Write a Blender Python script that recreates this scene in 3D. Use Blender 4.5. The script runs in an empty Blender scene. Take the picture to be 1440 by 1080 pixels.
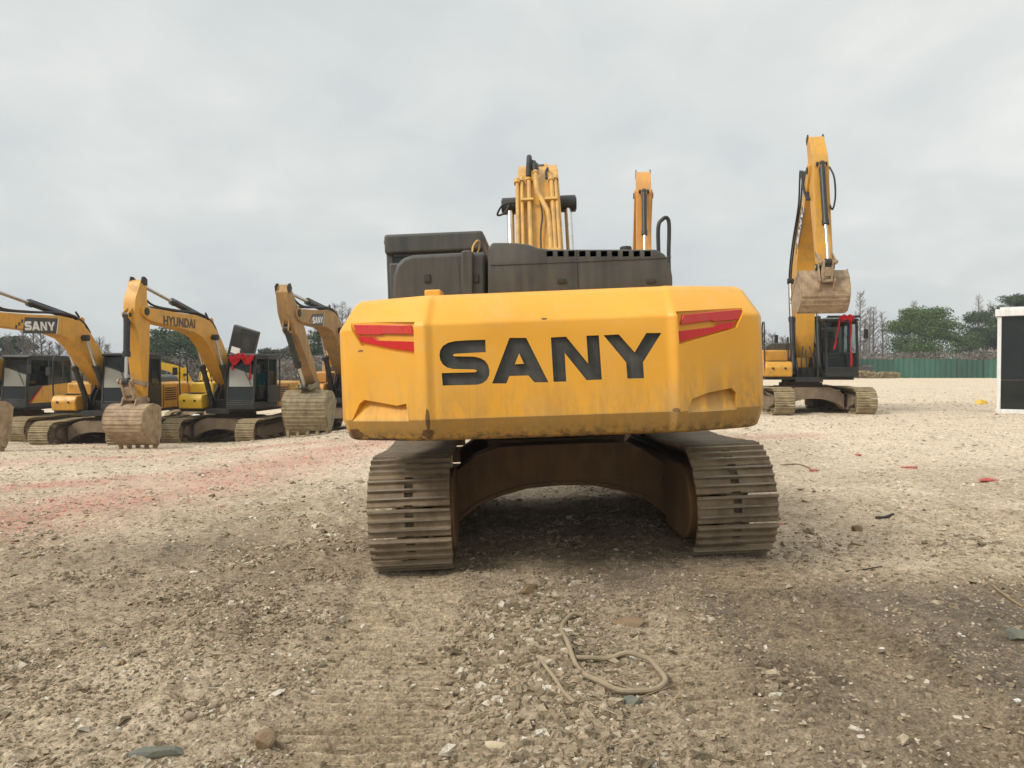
import bpy, math, random
import numpy as np
from mathutils import Vector, Matrix

R = math.radians
C = bpy.context.scene
col = C.collection
rnd = random.Random(7)
FPX, CAMZ, PITCH = 1080.0, 1.54, math.atan(22 / 1080.0)

# ------------------------------------------------------------------ ground height
def sstep(t):
    t = np.clip(t, 0, 1)
    return t * t * (3 - 2 * t)

def gbase(x, y):
    x = np.asarray(x, float); y = np.asarray(y, float)
    L = -0.95 * sstep((-0.8 - x) / 9.0) * np.clip((y - 4) / 22.0, 0, 1) ** 1.5
    Rr = 0.10 * sstep((x + 0.8) / 2.4) + 0.03 * sstep((x - 4) / 5) + 0.12 * sstep((x - 9) / 5) + 0.2 * sstep((x - 14) / 26)
    return L + Rr

def hash2(ix, iy, s):
    n = np.sin(ix * 127.1 + iy * 311.7 + s * 74.7) * 43758.5453
    return n - np.floor(n)

def vnoise(x, y, s=0):
    ix = np.floor(x); iy = np.floor(y); fx = x - ix; fy = y - iy
    u = fx * fx * (3 - 2 * fx); v = fy * fy * (3 - 2 * fy)
    a = hash2(ix, iy, s); b = hash2(ix + 1, iy, s); c = hash2(ix, iy + 1, s); d = hash2(ix + 1, iy + 1, s)
    return (a * (1 - u) + b * u) * (1 - v) + (c * (1 - u) + d * u) * v

def fbm(x, y, o=4, s=0):
    t = 0; a = 0.5
    for i in range(o):
        t = t + a * vnoise(x, y, s + i * 3.1); x = x * 2.03 + 5.2; y = y * 2.03 + 1.3; a *= 0.5
    return t

def lane(x, y, x0, drift, w=0.34):
    c = x0 + (5.6 - y) * drift
    return sstep((w + 0.08 - np.abs(x - c)) / 0.12)

def lanes(x, y):
    near = sstep((6.2 - y) / 0.6)
    a = lane(x, y, -0.77, 0.08) * near
    b = lane(x, y, 1.60, 0.10) * near
    c = lane(x, y, 0.75, 0.22, 0.5) * near * sstep((4.5 - y) / .5) * .7
    return np.maximum(np.maximum(a, b), c)

def mound(x, y):
    c = 0.06 + 0.05 * np.sin(y * 2.2)
    m = np.exp(-((x - c) / 0.24) ** 2) * sstep((5.2 - y) / 0.8)
    m2 = np.exp(-((x + 1.75) / 0.28) ** 2 - ((y - 4.2) / 0.5) ** 2)
    m3 = np.exp(-((x - 1.0 - (5 - y) * .1) / 0.13) ** 2) * sstep((5.4 - y) / 0.8) * sstep((y - 3) / 1)
    return m, m2, m3

def gheight(x, y):
    h = gbase(x, y)
    n = np.clip(1 - np.asarray(y) / 60.0, 0.12, 1)
    h = h + (fbm(x * 0.6, y * 0.6, 3, 1) - 0.45) * 0.07 * n
    L = lanes(x, y)
    m, m2, m3 = mound(x, y)
    h = h + m * 0.055 + m2 * 0.10 + m3 * .03
    rough = (fbm(x * 5, y * 5, 4, 9) - 0.47) * 0.075 + (fbm(x * 22, y * 22, 3, 4) - 0.45) * 0.030
    ridge = 1 - np.abs(2 * fbm(x * 2.2 + 3, y * 1.1, 3, 20) - 0.95)
    h = h + rough * (1 - 0.8 * L) * np.clip(1.35 - np.asarray(y) / 10, .14, 1) + np.clip(ridge - .8, 0, 1) * .12 * (1 - L)
    rip = np.sin((y + 0.08 * x) / 0.063 * 2 * np.pi + 2.5 * fbm(x * 1.5, y * 1.5, 2, 30)) * 0.5 + 0.5
    h = h + L * (rip ** 2 * 0.044 * np.clip(fbm(x * 1.7, y * 1.7, 3, 33) * 3.2 - .6, .25, 1) - 0.032)
    return h

def gz(x, y):
    return float(gbase(x, y))

# ------------------------------------------------------------------ materials
def new_mat(name):
    m = bpy.data.materials.new(name); m.use_nodes = True
    nt = m.node_tree; b = nt.nodes['Principled BSDF']
    return m, nt, b

def nd(nt, t, **kw):
    n = nt.nodes.new(t)
    for k, v in kw.items():
        if k.startswith('i_'):
            n.inputs[k[2:].replace('_', ' ')].default_value = v
        else:
            setattr(n, k, v)
    return n

def ramp(nt, fac, stops):
    r = nt.nodes.new('ShaderNodeValToRGB')
    e = r.color_ramp.elements
    e[0].position, e[0].color = stops[0][0], (*stops[0][1], 1)
    e[1].position, e[1].color = stops[-1][0], (*stops[-1][1], 1)
    for p, c in stops[1:-1]:
        n = e.new(p); n.color = (*c, 1)
    nt.links.new(fac, r.inputs[0])
    return r.outputs[0]

def mixc(nt, f, a, b, mode='MIX'):
    n = nt.nodes.new('ShaderNodeMix'); n.data_type = 'RGBA'; n.blend_type = mode
    for s, v in ((0, f), (6, a), (7, b)):
        if isinstance(v, (int, float)): n.inputs[s].default_value = v
        elif isinstance(v, tuple): n.inputs[s].default_value = (*v, 1)
        else: nt.links.new(v, n.inputs[s])
    return n.outputs[2]

def mth(nt, op, a, b=None, c=None, clamp=False):
    n = nt.nodes.new('ShaderNodeMath'); n.operation = op; n.use_clamp = clamp
    for i, v in enumerate((a, b, c)):
        if v is None: continue
        if isinstance(v, (int, float)): n.inputs[i].default_value = v
        else: nt.links.new(v, n.inputs[i])
    return n.outputs[0]

def tcoord(nt, scale=(1, 1, 1), src='Object'):
    t = nt.nodes.new('ShaderNodeTexCoord'); m = nt.nodes.new('ShaderNodeMapping')
    m.inputs['Scale'].default_value = scale
    nt.links.new(t.outputs[src], m.inputs[0])
    return m.outputs[0]

def noise(nt, vec, scale, detail=4, rough=0.55, dist=0):
    n = nd(nt, 'ShaderNodeTexNoise'); n.inputs['Scale'].default_value = scale
    n.inputs['Detail'].default_value = detail; n.inputs['Roughness'].default_value = rough
    n.inputs['Distortion'].default_value = dist
    nt.links.new(vec, n.inputs['Vector'])
    return n.outputs[0]

def bump(nt, b, h, strength=0.3, dist=0.02):
    n = nt.nodes.new('ShaderNodeBump'); n.inputs['Strength'].default_value = strength
    n.inputs['Distance'].default_value = dist
    nt.links.new(h, n.inputs['Height']); nt.links.new(n.outputs[0], b.inputs['Normal'])

def dirty(name, base, dirt, amount=0.4, rough=0.45, metal=0.0, scale=3.0, streak=0.3, bs=0.15, z_dirt=None, chips=0.0, chipcol=(0.05, 0.03, 0.02)):
    """painted / worn surface: base colour, cloudy dirt, vertical streaks, small chips"""
    m, nt, b = new_mat(name)
    v = tcoord(nt)
    n1 = noise(nt, v, scale, 6, 0.65)
    vs = tcoord(nt, (9, 9, 0.7)); n2 = noise(nt, vs, 1.5, 5, 0.6)
    f = mth(nt, 'MULTIPLY_ADD', n2, streak, mth(nt, 'MULTIPLY', n1, 1 - streak))
    lo = 0.62 - amount * 0.45
    mr = nd(nt, 'ShaderNodeMapRange'); nt.links.new(f, mr.inputs[0])
    mr.inputs[1].default_value = lo; mr.inputs[2].default_value = lo + 0.25
    mr.inputs[3].default_value = 0; mr.inputs[4].default_value = 0.85
    fac = mr.outputs[0]
    if z_dirt:
        sx = nd(nt, 'ShaderNodeSeparateXYZ'); nt.links.new(v, sx.inputs[0])
        mz = nd(nt, 'ShaderNodeMapRange'); nt.links.new(sx.outputs[2], mz.inputs[0])
        mz.inputs[1].default_value = z_dirt[1]; mz.inputs[2].default_value = z_dirt[0]
        mz.inputs[3].default_value = 0; mz.inputs[4].default_value = z_dirt[2]
        zz = mth(nt, 'MULTIPLY', mz.outputs[0], mth(nt, 'MULTIPLY_ADD', n2, 1.6, -0.1, clamp=True))
        fac = mth(nt, 'ADD', fac, zz, clamp=True)
    c = mixc(nt, fac, base, dirt)
    fine = noise(nt, v, scale * 9, 5, 0.7)
    c = mixc(nt, mth(nt, 'MULTIPLY', fine, 0.35), c, tuple(x * 0.6 for x in base))
    if chips:
        nc = noise(nt, v, 14, 6, 0.75)
        mc = nd(nt, 'ShaderNodeMapRange'); nt.links.new(nc, mc.inputs[0])
        mc.inputs[1].default_value = 0.74 - chips * 0.1; mc.inputs[2].default_value = 0.76 - chips * 0.1
        c = mixc(nt, mc.outputs[0], c, chipcol)
    nt.links.new(c, b.inputs['Base Color'])
    rr = mth(nt, 'MULTIPLY_ADD', fac, 0.4, rough, clamp=True); nt.links.new(rr, b.inputs['Roughness'])
    b.inputs['Metallic'].default_value = metal
    bump(nt, b, fine, bs, 0.01)
    return m

M = {}
M['yellow'] = dirty('machine_yellow', (0.66, 0.325, 0.030), (0.34, 0.225, 0.10), 0.36, 0.40, streak=0.5, chips=0.2)
M['yellow_old'] = dirty('faded_yellow', (0.46, 0.255, 0.07), (0.22, 0.155, 0.09), 0.62, 0.5, streak=0.5, chips=0.3)
M['orange'] = dirty('orange_paint', (0.66, 0.30, 0.055), (0.32, 0.20, 0.10), 0.35, 0.42, streak=0.4)
M['bright_yellow'] = dirty('bright_yellow', (0.80, 0.50, 0.03), (0.45, 0.3, 0.1), 0.25, 0.42, streak=0.4)
M['pipe_yellow'] = dirty('pipe_yellow', (0.64, 0.36, 0.085), (0.30, 0.20, 0.10), 0.42, 0.45, streak=0.3, scale=6)
M['black'] = dirty('black_paint', (0.018, 0.020, 0.019), (0.10, 0.09, 0.07), 0.28, 0.45)
M['hood'] = dirty('hood_grey', (0.047, 0.046, 0.041), (0.115, 0.104, 0.085), 0.50, 0.42, streak=0.6, scale=2)
M['dark'] = dirty('dark_frame', (0.015, 0.015, 0.014), (0.085, 0.07, 0.05), 0.4, 0.6)
M['rubber'] = dirty('rubber_hose', (0.018, 0.018, 0.018), (0.09, 0.08, 0.06), 0.3, 0.6)
M['worn_steel'] = dirty('worn_steel_edge', (0.20, 0.165, 0.125), (0.40, 0.34, 0.26), 0.5, 0.4, metal=.35, scale=9)
M['track'] = dirty('track_steel', (0.135, 0.090, 0.053), (0.34, 0.26, 0.165), 0.64, 0.6, scale=5, streak=0.2, bs=0.5, chips=0.4)
M['track_pale'] = dirty('dusty_track', (0.19, 0.14, 0.08), (0.46, 0.37, 0.22), 0.66, 0.7, scale=5, streak=0.2, bs=0.5, chips=0.3)
M['mud'] = dirty('muddy_frame', (0.16, 0.115, 0.075), (0.30, 0.225, 0.15), 0.6, 0.8, scale=4, streak=0.3, bs=0.6)
M['rustmud'] = dirty('rusty_brown_frame', (0.13, 0.065, 0.026), (0.26, 0.15, 0.065), 0.5, 0.6, scale=5, streak=0.5, bs=0.4, chips=0.5)
M['bucket'] = dirty('worn_bucket', (0.22, 0.145, 0.085), (0.52, 0.39, 0.25), 0.58, 0.6, scale=5, streak=0.15, bs=0.6, chips=0.6)
M['bucket_mud'] = dirty('mud_caked_bucket', (0.15, 0.115, 0.07), (0.42, 0.35, 0.215), 0.6, 0.75, scale=5, streak=0.25, bs=0.8, chips=0.6)
M['chrome'] = dirty('chrome_rod', (0.62, 0.62, 0.62), (0.45, 0.42, 0.38), 0.3, 0.22, metal=0.9)
M['white'] = dirty('white_paint', (0.78, 0.78, 0.76), (0.45, 0.42, 0.36), 0.3, 0.4, streak=0.6)
M['letter_black'] = dirty('letter_black', (0.026, 0.029, 0.028), (0.12, 0.11, 0.085), 0.5, 0.4, scale=5)
M['red_light'] = dirty('red_reflector', (0.58, 0.006, 0.004), (0.36, 0.02, 0.014), 0.2, 0.22, streak=0.4, bs=0.03)
M['pink_light'] = dirty('faded_red_reflector', (0.62, 0.035, 0.028), (0.5, 0.07, 0.055), 0.3, 0.25, streak=0.4, bs=0.03)
M['red_cloth'] = dirty('red_cloth', (0.62, 0.012, 0.02), (0.42, 0.01, 0.012), 0.4, 0.8, bs=0.4)
M['scrap'] = dirty('faded_red_paper', (0.42, 0.055, 0.045), (0.42, 0.22, 0.17), 0.5, 0.9, scale=9)
M['teal'] = dirty('teal_seat', (0.02, 0.16, 0.20), (0.05, 0.1, 0.11), 0.4, 0.8)
M['rope'] = dirty('dusty_hose', (0.27, 0.21, 0.135), (0.40, 0.32, 0.21), 0.6, 0.85, scale=8, bs=0.5)
M['stone_a'] = dirty('tan_stone', (0.33, 0.26, 0.19), (0.20, 0.15, 0.10), 0.5, 0.85, scale=8, bs=0.8)
M['stone_b'] = dirty('grey_green_stone', (0.14, 0.15, 0.12), (0.25, 0.23, 0.17), 0.4, 0.8, scale=8, bs=0.8)
M['stone_c'] = dirty('brown_stone', (0.22, 0.14, 0.07), (0.3, 0.22, 0.13), 0.5, 0.6, scale=8, bs=0.8)
M['stone_d'] = dirty('pale_block', (0.55, 0.45, 0.30), (0.4, 0.32, 0.22), 0.5, 0.85, scale=3, bs=0.8)
M['bark'] = dirty('bark', (0.10, 0.08, 0.065), (0.18, 0.15, 0.12), 0.5, 0.9, scale=2, bs=0.8)
M['sand'] = dirty('dry_twig', (0.30, 0.22, 0.12), (0.2, 0.15, 0.09), 0.5, 0.9)
M['beige'] = dirty('beige_blind', (0.55, 0.50, 0.42), (0.4, 0.36, 0.3), 0.4, 0.7)

for k_ in ('red_light', 'pink_light'):
    b_ = M[k_].node_tree.nodes['Principled BSDF']; b_.inputs['Coat Weight'].default_value = .25; b_.inputs['Coat Roughness'].default_value = .08
def glass_mat(name, tint, clear=0.5, rough=0.03, ior=1.6):
    m, nt, b = new_mat(name)
    out = nt.nodes['Material Output']
    tr = nd(nt, 'ShaderNodeBsdfTransparent'); tr.inputs[0].default_value = (*tint, 1)
    b.inputs['Base Color'].default_value = (0.03, 0.035, 0.035, 1); b.inputs['Roughness'].default_value = rough
    b.inputs['IOR'].default_value = ior
    v = tcoord(nt); n = noise(nt, v, 2.5, 4)
    mx = nd(nt, 'ShaderNodeMixShader')
    nt.links.new(mth(nt, 'MULTIPLY_ADD', n, 0.25, 1 - clear - 0.12), mx.inputs[0])
    nt.links.new(tr.outputs[0], mx.inputs[1]); nt.links.new(b.outputs[0], mx.inputs[2]); nt.links.new(mx.outputs[0], out.inputs[0])
    bump(nt, b, n, 0.05, 0.02)
    return m
M['glass'] = glass_mat('cab_glass', (0.55, 0.62, 0.60))
M['glass_clear'] = glass_mat('clear_glass', (0.85, 0.9, 0.88), 0.75)
M['glass_pale_low'] = glass_mat('pale_low_glass', (0.55, 0.62, 0.60))
def _pale_low():  # pale, more opaque tone below a slanted uneven line, dark glass above
    m = M['glass_pale_low']; nt = m.node_tree; b = nt.nodes['Principled BSDF']; mx = nt.nodes['Mix Shader']
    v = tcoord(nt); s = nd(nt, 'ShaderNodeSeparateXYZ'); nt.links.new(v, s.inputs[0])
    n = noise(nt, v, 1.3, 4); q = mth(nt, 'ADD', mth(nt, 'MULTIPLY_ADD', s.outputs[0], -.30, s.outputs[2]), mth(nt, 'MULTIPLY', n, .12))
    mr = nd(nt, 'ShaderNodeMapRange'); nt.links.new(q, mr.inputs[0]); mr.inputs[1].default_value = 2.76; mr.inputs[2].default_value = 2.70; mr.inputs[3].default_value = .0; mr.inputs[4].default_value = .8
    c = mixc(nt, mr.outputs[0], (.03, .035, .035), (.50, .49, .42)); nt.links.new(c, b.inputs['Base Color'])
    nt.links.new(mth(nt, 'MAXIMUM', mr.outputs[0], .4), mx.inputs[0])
_pale_low()
M['glass_dark'] = glass_mat('dark_glass', (0.10, 0.16, 0.13), 0.4, .04, 1.52)

def leaf_mat(name, stops):
    m, nt, b = new_mat(name)
    g = nd(nt, 'ShaderNodeNewGeometry')
    c = ramp(nt, g.outputs['Random Per Island'], stops)
    nt.links.new(c, b.inputs['Base Color']); b.inputs['Roughness'].default_value = 0.6
    b.inputs['Specular IOR Level'].default_value = 0.25
    return m
M['leaf'] = leaf_mat('leaf_green', [(0, (0.035, 0.072, 0.020)), (.6, (0.065, 0.120, 0.030)), (1, (0.13, 0.18, 0.05))])
M['leaf_dark'] = leaf_mat('leaf_dark', [(0, (0.025, 0.050, 0.022)), (.6, (0.045, 0.078, 0.030)), (1, (0.085, 0.11, 0.045))])
M['leaf_grey'] = leaf_mat('leaf_grey', [(0, (0.05, 0.06, 0.04)), (.6, (0.08, 0.09, 0.06)), (1, (0.13, 0.13, 0.09))])
M['thicket'] = leaf_mat('thicket', [(0, (0.11, 0.092, 0.075)), (.5, (0.18, 0.15, 0.125)), (1, (0.27, 0.235, 0.19))])
M['drygrass'] = leaf_mat('dry_grass', [(0, (0.20, 0.14, 0.08)), (.5, (0.33, 0.25, 0.14)), (1, (0.45, 0.36, 0.22))])
M['twig'] = leaf_mat('bare_twig', [(0, (0.12, 0.10, 0.085)), (1, (0.23, 0.20, 0.18))])
M['redbits'] = leaf_mat('red_paper', [(0, (0.38, 0.06, 0.05)), (.5, (0.52, 0.16, 0.13)), (1, (0.56, 0.34, 0.27))])
M['gravel'] = leaf_mat('gravel', [(0, (0.15, 0.118, 0.075)), (.25, (0.24, 0.19, 0.125)), (.6, (0.34, 0.27, 0.182)), (.8, (0.40, 0.305, 0.215)), (.95, (0.47, 0.40, 0.29)), (1, (0.66, 0.61, 0.52))])
M['gravel'].node_tree.nodes['Principled BSDF'].inputs['Roughness'].default_value = 0.85
def _grit():
    nt = M['gravel'].node_tree; b = nt.nodes['Principled BSDF']; l = b.inputs['Base Color'].links[0].from_socket
    n = noise(nt, tcoord(nt), 60, 6, 0.7); t = ramp(nt, n, [(0.32, (0.5, 0.48, 0.44)), (0.55, (1, 1, 1)), (0.75, (1.2, 1.18, 1.15))])
    nt.links.new(mixc(nt, .8, l, t, 'MULTIPLY'), b.inputs['Base Color']); bump(nt, b, n, .8, .01)
_grit()

M['stone_rubble'] = leaf_mat('rubble', [(0, (.25, .2, .15)), (.5, (.5, .47, .42)), (.8, (.6, .65, .72)), (1, (.75, .75, .75))])
M['gravel_pale'] = leaf_mat('pale_gravel', [(0, (.24, .19, .13)), (.4, (.40, .33, .235)), (.8, (.52, .44, .33)), (1, (.68, .62, .52))])
def mesh_fence_mat():
    m, nt, b = new_mat('green_fence')
    v = tcoord(nt, (0.25, 0.25, 0.12)); n = noise(nt, v, 1.2, 5, 0.6)
    c = ramp(nt, n, [(0.25, (0.022, 0.060, 0.042)), (0.5, (0.028, 0.098, 0.064)), (0.62, (0.038, 0.13, 0.086)), (0.8, (0.08, 0.12, 0.085))])
    nt.links.new(c, b.inputs['Base Color']); b.inputs['Roughness'].default_value = 0.7
    return m
M['fence'] = mesh_fence_mat()

def ground_mat():
    m, nt, b = new_mat('dirt_ground')
    v = tcoord(nt)
    n_big = noise(nt, v, 0.35, 5, 0.6)
    n_mid = noise(nt, v, 2.2, 6, 0.65, 0.4)
    n_fine = noise(nt, v, 16, 8, 0.72)
    n_tiny = noise(nt, v, 70, 4, 0.7)
    c = ramp(nt, mth(nt, 'MULTIPLY_ADD', n_big, 0.6, mth(nt, 'MULTIPLY', n_mid, 0.4)),
             [(0.32, (0.275, 0.213, 0.145)), (0.46, (0.40, 0.317, 0.220)), (0.54, (0.50, 0.405, 0.290)), (0.66, (0.62, 0.515, 0.385))])
    a = nd(nt, 'ShaderNodeAttribute'); a.attribute_name = 'zone'
    s = nd(nt, 'ShaderNodeSeparateColor'); nt.links.new(a.outputs['Color'], s.inputs[0])
    damp = mth(nt, 'MULTIPLY', s.outputs[1], mth(nt, 'MULTIPLY_ADD', n_mid, 1.5, 0.1, clamp=True), clamp=True)
    c = mixc(nt, damp, c, (0.135, 0.109, 0.080))
    a2 = nd(nt, 'ShaderNodeAttribute'); a2.attribute_name = 'lane'
    c = mixc(nt, mth(nt, 'MULTIPLY', a2.outputs['Fac'], .35), c, (0.32, 0.24, 0.145))
    pale = mth(nt, 'MULTIPLY', s.outputs[2], mth(nt, 'MULTIPLY_ADD', n_mid, 1.2, 0.2, clamp=True), clamp=True)
    c = mixc(nt, pale, c, (0.71, 0.59, 0.45))
    red = mth(nt, 'MULTIPLY', s.outputs[0], mth(nt, 'MULTIPLY_ADD', n_fine, 2.6, -.85, clamp=True), clamp=True)
    c = mixc(nt, red, c, (0.50, 0.20, 0.155))
    f = ramp(nt, n_fine, [(0.33, (0.34, 0.32, 0.29)), (0.47, (0.88, 0.87, 0.86)), (0.68, (1.45, 1.43, 1.4))])
    c = mixc(nt, 0.8, c, f, 'MULTIPLY')
    t = ramp(nt, n_tiny, [(0.36, (0.45, 0.43, 0.41)), (0.52, (1, 1, 1)), (0.7, (1.5, 1.48, 1.45))])
    c = mixc(nt, 0.75, c, t, 'MULTIPLY')
    nt.links.new(c, b.inputs['Base Color']); b.inputs['Roughness'].default_value = 0.92
    b.inputs['Specular IOR Level'].default_value = 0.2
    h = mth(nt, 'MULTIPLY_ADD', n_tiny, 0.35, n_fine)
    bump(nt, b, h, 0.9, 0.025)
    return m
M['ground'] = ground_mat()

# ------------------------------------------------------------------ mesh helpers
class MB:
    def __init__(s): s.v = []; s.f = []; s.m = []
    def add(s, vs, fs, mi=0):
        o = len(s.v); s.v += [tuple(p) for p in vs]
        for f in fs: s.f.append([i + o for i in f]); s.m.append(mi)
    def box(s, x0, x1, y0, y1, z0, z1, mi=0, mat=None):
        vs = [(x, y, z) for z in (z0, z1) for y in (y0, y1) for x in (x0, x1)]
        if mat: vs = [tuple(mat @ Vector(v)) for v in vs]
        s.add(vs, [(0, 2, 3, 1), (4, 5, 7, 6), (0, 1, 5, 4), (2, 6, 7, 3), (0, 4, 6, 2), (1, 3, 7, 5)], mi)
    def prism(s, poly, a0, a1, axis='x', mi=0):
        """poly: 2-D points; axis x -> (y,z), y -> (x,z), z -> (x,y)"""
        area = sum(poly[i][0] * poly[(i + 1) % len(poly)][1] - poly[(i + 1) % len(poly)][0] * poly[i][1] for i in range(len(poly)))
        if area < 0: poly = poly[::-1]
        def P(p, a): return {'x': (a, p[0], p[1]), 'y': (p[0], a, p[1]), 'z': (p[0], p[1], a)}[axis]
        n = len(poly); vs = [P(p, a0) for p in poly] + [P(p, a1) for p in poly]
        side = [(i, (i + 1) % n, n + (i + 1) % n, n + i) for i in range(n)]
        caps = [tuple(range(n))[::-1], tuple(range(n, 2 * n))]
        if axis == 'y':
            side = [f[::-1] for f in side]; caps = [f[::-1] for f in caps]
        s.add(vs, side + caps, mi)
    def cyl(s, p0, p1, r0, r1=None, n=12, mi=0):
        r1 = r0 if r1 is None else r1
        p0 = Vector(p0); p1 = Vector(p1); d = (p1 - p0).normalized()
        a = d.orthogonal().normalized(); b = d.cross(a)
        vs = []
        for p, r in ((p0, r0), (p1, r1)):
            for i in range(n):
                t = 2 * math.pi * i / n; vs.append(p + a * (r * math.cos(t)) + b * (r * math.sin(t)))
        s.add(vs, [(i, (i + 1) % n, n + (i + 1) % n, n + i) for i in range(n)] + [tuple(range(n))[::-1], tuple(range(n, 2 * n))], mi)
    def tube(s, pts, r, n=8, smooth=True, mi=0):
        P = [Vector(p) for p in pts]
        if smooth and len(P) > 2:
            Q = []
            for i in range(len(P) - 1):
                a = P[max(i - 1, 0)]; b = P[i]; c = P[i + 1]; d = P[min(i + 2, len(P) - 1)]
                for k in range(5):
                    t = k / 5
                    Q.append(0.5 * ((2 * b) + (c - a) * t + (2 * a - 5 * b + 4 * c - d) * t * t + (3 * b - a - 3 * c + d) * t ** 3))
            Q.append(P[-1]); P = Q
        vs = []; up = None
        for i, p in enumerate(P):
            d = (P[min(i + 1, len(P) - 1)] - P[max(i - 1, 0)])
            if d.length < 1e-9: d = Vector((0, 0, 1))
            d.normalize()
            if up is None: up = d.orthogonal().normalized()
            a = (up - d * up.dot(d))
            a = a.normalized() if a.length > 1e-6 else d.orthogonal().normalized()
            up = a; b = d.cross(a)
            rr = r(i / (len(P) - 1)) if callable(r) else r
            for k in range(n):
                t = 2 * math.pi * k / n; vs.append(p + a * (rr * math.cos(t)) + b * (rr * math.sin(t)))
        fs = []
        for i in range(len(P) - 1):
            for k in range(n):
                fs.append((i * n + k, i * n + (k + 1) % n, (i + 1) * n + (k + 1) % n, (i + 1) * n + k))
        fs.append(tuple(range(n))[::-1]); fs.append(tuple(range((len(P) - 1) * n, len(P) * n)))
        s.add(vs, fs, mi)
    def mesh(s, name, mats):
        me = bpy.data.meshes.new(name); me.from_pydata(s.v, [], s.f)
        for m in (mats if isinstance(mats, list) else [mats]): me.materials.append(m)
        if any(s.m): me.polygons.foreach_set('material_index', s.m)
        me.update()
        return me
    def build(s, name, mats, parent=None, bevel=0.0, seg=2, smooth=35):
        me = s.mesh(name, mats)
        if smooth:
            me.shade_smooth(); me.set_sharp_from_angle(angle=R(smooth))
        o = bpy.data.objects.new(name, me); col.objects.link(o)
        if parent: o.parent = parent
        if bevel:
            md = o.modifiers.new('bevel', 'BEVEL'); md.width = bevel; md.segments = seg; md.limit_method = 'ANGLE'; md.angle_limit = R(30)
            md.harden_normals = False
        return o

def tag(o, label=None, cat=None, group=None, kind=None):
    if label: o['label'] = label
    if cat: o['category'] = cat
    if group: o['group'] = group
    if kind: o['kind'] = kind
    return o

def empty(name, loc=(0, 0, 0), rot=None):
    o = bpy.data.objects.new(name, None); col.objects.link(o); o.location = loc
    o.empty_display_size = 0.3
    if rot: o.rotation_euler = rot
    return o

def children(o): return [c for c in bpy.data.objects if c.parent == o]
def copy_tree(o, parent=None):
    c = o.copy(); col.objects.link(c); c.parent = parent
    for ch in children(o): copy_tree(ch, c)
    return c

def bake(o):
    """apply modifiers by evaluating"""
    dg = bpy.context.evaluated_depsgraph_get(); dg.update()
    me = bpy.data.meshes.new_from_object(o.evaluated_get(dg))
    o.modifiers.clear(); o.data = me

# pixel of the photograph -> ray, for reading distances off the photo
def ray(px, py):
    cx = (px - 720) / FPX; cy = (540 - py) / FPX
    c, s = math.cos(PITCH), math.sin(PITCH)
    return Vector((cx, c + cy * s, -s + cy * c))
CAM = Vector((0, 0, CAMZ))
def on_ground(px, py, h=0.0):
    d = ray(px, py); p = CAM + d * 3
    for i in range(30):
        z = gz(p.x, p.y) + h; t = (z - CAMZ) / d.z; p = CAM + d * t
    return p

# ------------------------------------------------------------------ lettering
def zl(pts, ox, oy, k):
    return [((ox + x / 4.5 - 622) * k, (542 - (oy + y / 4.5) - (ox + x / 4.5 - 622) * 0.035) * k) for x, y in pts]
K = 0.00449
SANY = []
SANY.append(([zl([(1012, 396), (900, 399), (820, 404), (775, 415), (743, 434), (724, 462), (718, 492), (723, 525), (738, 551), (762, 570), (800, 580), (935, 583), (950, 588), (952, 594), (940, 601), (728, 606), (732, 685), (950, 680), (985, 670), (1012, 650), (1028, 620), (1031, 590), (1024, 556), (1005, 529), (975, 511), (935, 502), (812, 500), (803, 495), (808, 487), (822, 484), (1012, 474)], 460, 390, K)]))
SANY.append([zl([(1165, 385), (1270, 385), (1400, 665), (1312, 665), (1275, 622), (1155, 625), (1135, 672), (1045, 672)], 460, 390, K), zl([(1222, 482), (1250, 548), (1192, 551)], 460, 390, K)])
SANY.append([zl([(75, 383), (170, 378), (303, 548), (298, 373), (375, 370), (385, 648), (290, 652), (158, 480), (162, 660), (82, 662)], 760, 390, K)])
SANY.append([zl([(405, 370), (500, 365), (595, 478), (672, 357), (765, 357), (645, 540), (648, 640), (545, 642), (540, 540)], 760, 390, K)])

def tess(loops):
    from mathutils.geometry import tessellate_polygon
    L = [[Vector((a, b, 0)) for a, b in lp] for lp in loops]
    flat = [p for lp in loops for p in lp]
    return flat, [tuple(t) for t in tessellate_polygon(L)]

def letter_solid(mb, loops, frame, d0, d1, mi=0, k=1.0, off=(0, 0)):
    """frame: (origin, u, v, n) -> solid between depth d0 and d1 along n"""
    o, u, v, n = frame
    lp = [[((a * k + off[0]), (b * k + off[1])) for a, b in l] for l in loops]
    flat, tris = tess(lp)
    def P(p, d): return o + u * p[0] + v * p[1] + n * d
    N = len(flat); vs = [P(p, d0) for p in flat] + [P(p, d1) for p in flat]
    def ccw(t):
        a, b, c = [flat[i] for i in t]
        return t if (b[0] - a[0]) * (c[1] - a[1]) - (b[1] - a[1]) * (c[0] - a[0]) > 0 else t[::-1]
    tris = [ccw(t) for t in tris]
    fs = [t[::-1] for t in tris] + [tuple(i + N for i in t) for t in tris]
    k0 = 0
    for li, l in enumerate(lp):
        n_ = len(l); ar = sum(l[i][0] * l[(i + 1) % n_][1] - l[(i + 1) % n_][0] * l[i][1] for i in range(n_))
        fwd = (ar > 0) == (li == 0)
        for i in range(n_):
            a, b = k0 + i, k0 + (i + 1) % n_
            if not fwd: a, b = b, a
            fs.append((a, b, N + b, N + a))
        k0 += n_
    # orient for right-handed frame (u x v = n)
    if u.cross(v).dot(n) * (d1 - d0) < 0: fs = [f[::-1] for f in fs]
    mb.add(vs, fs, mi)

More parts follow.
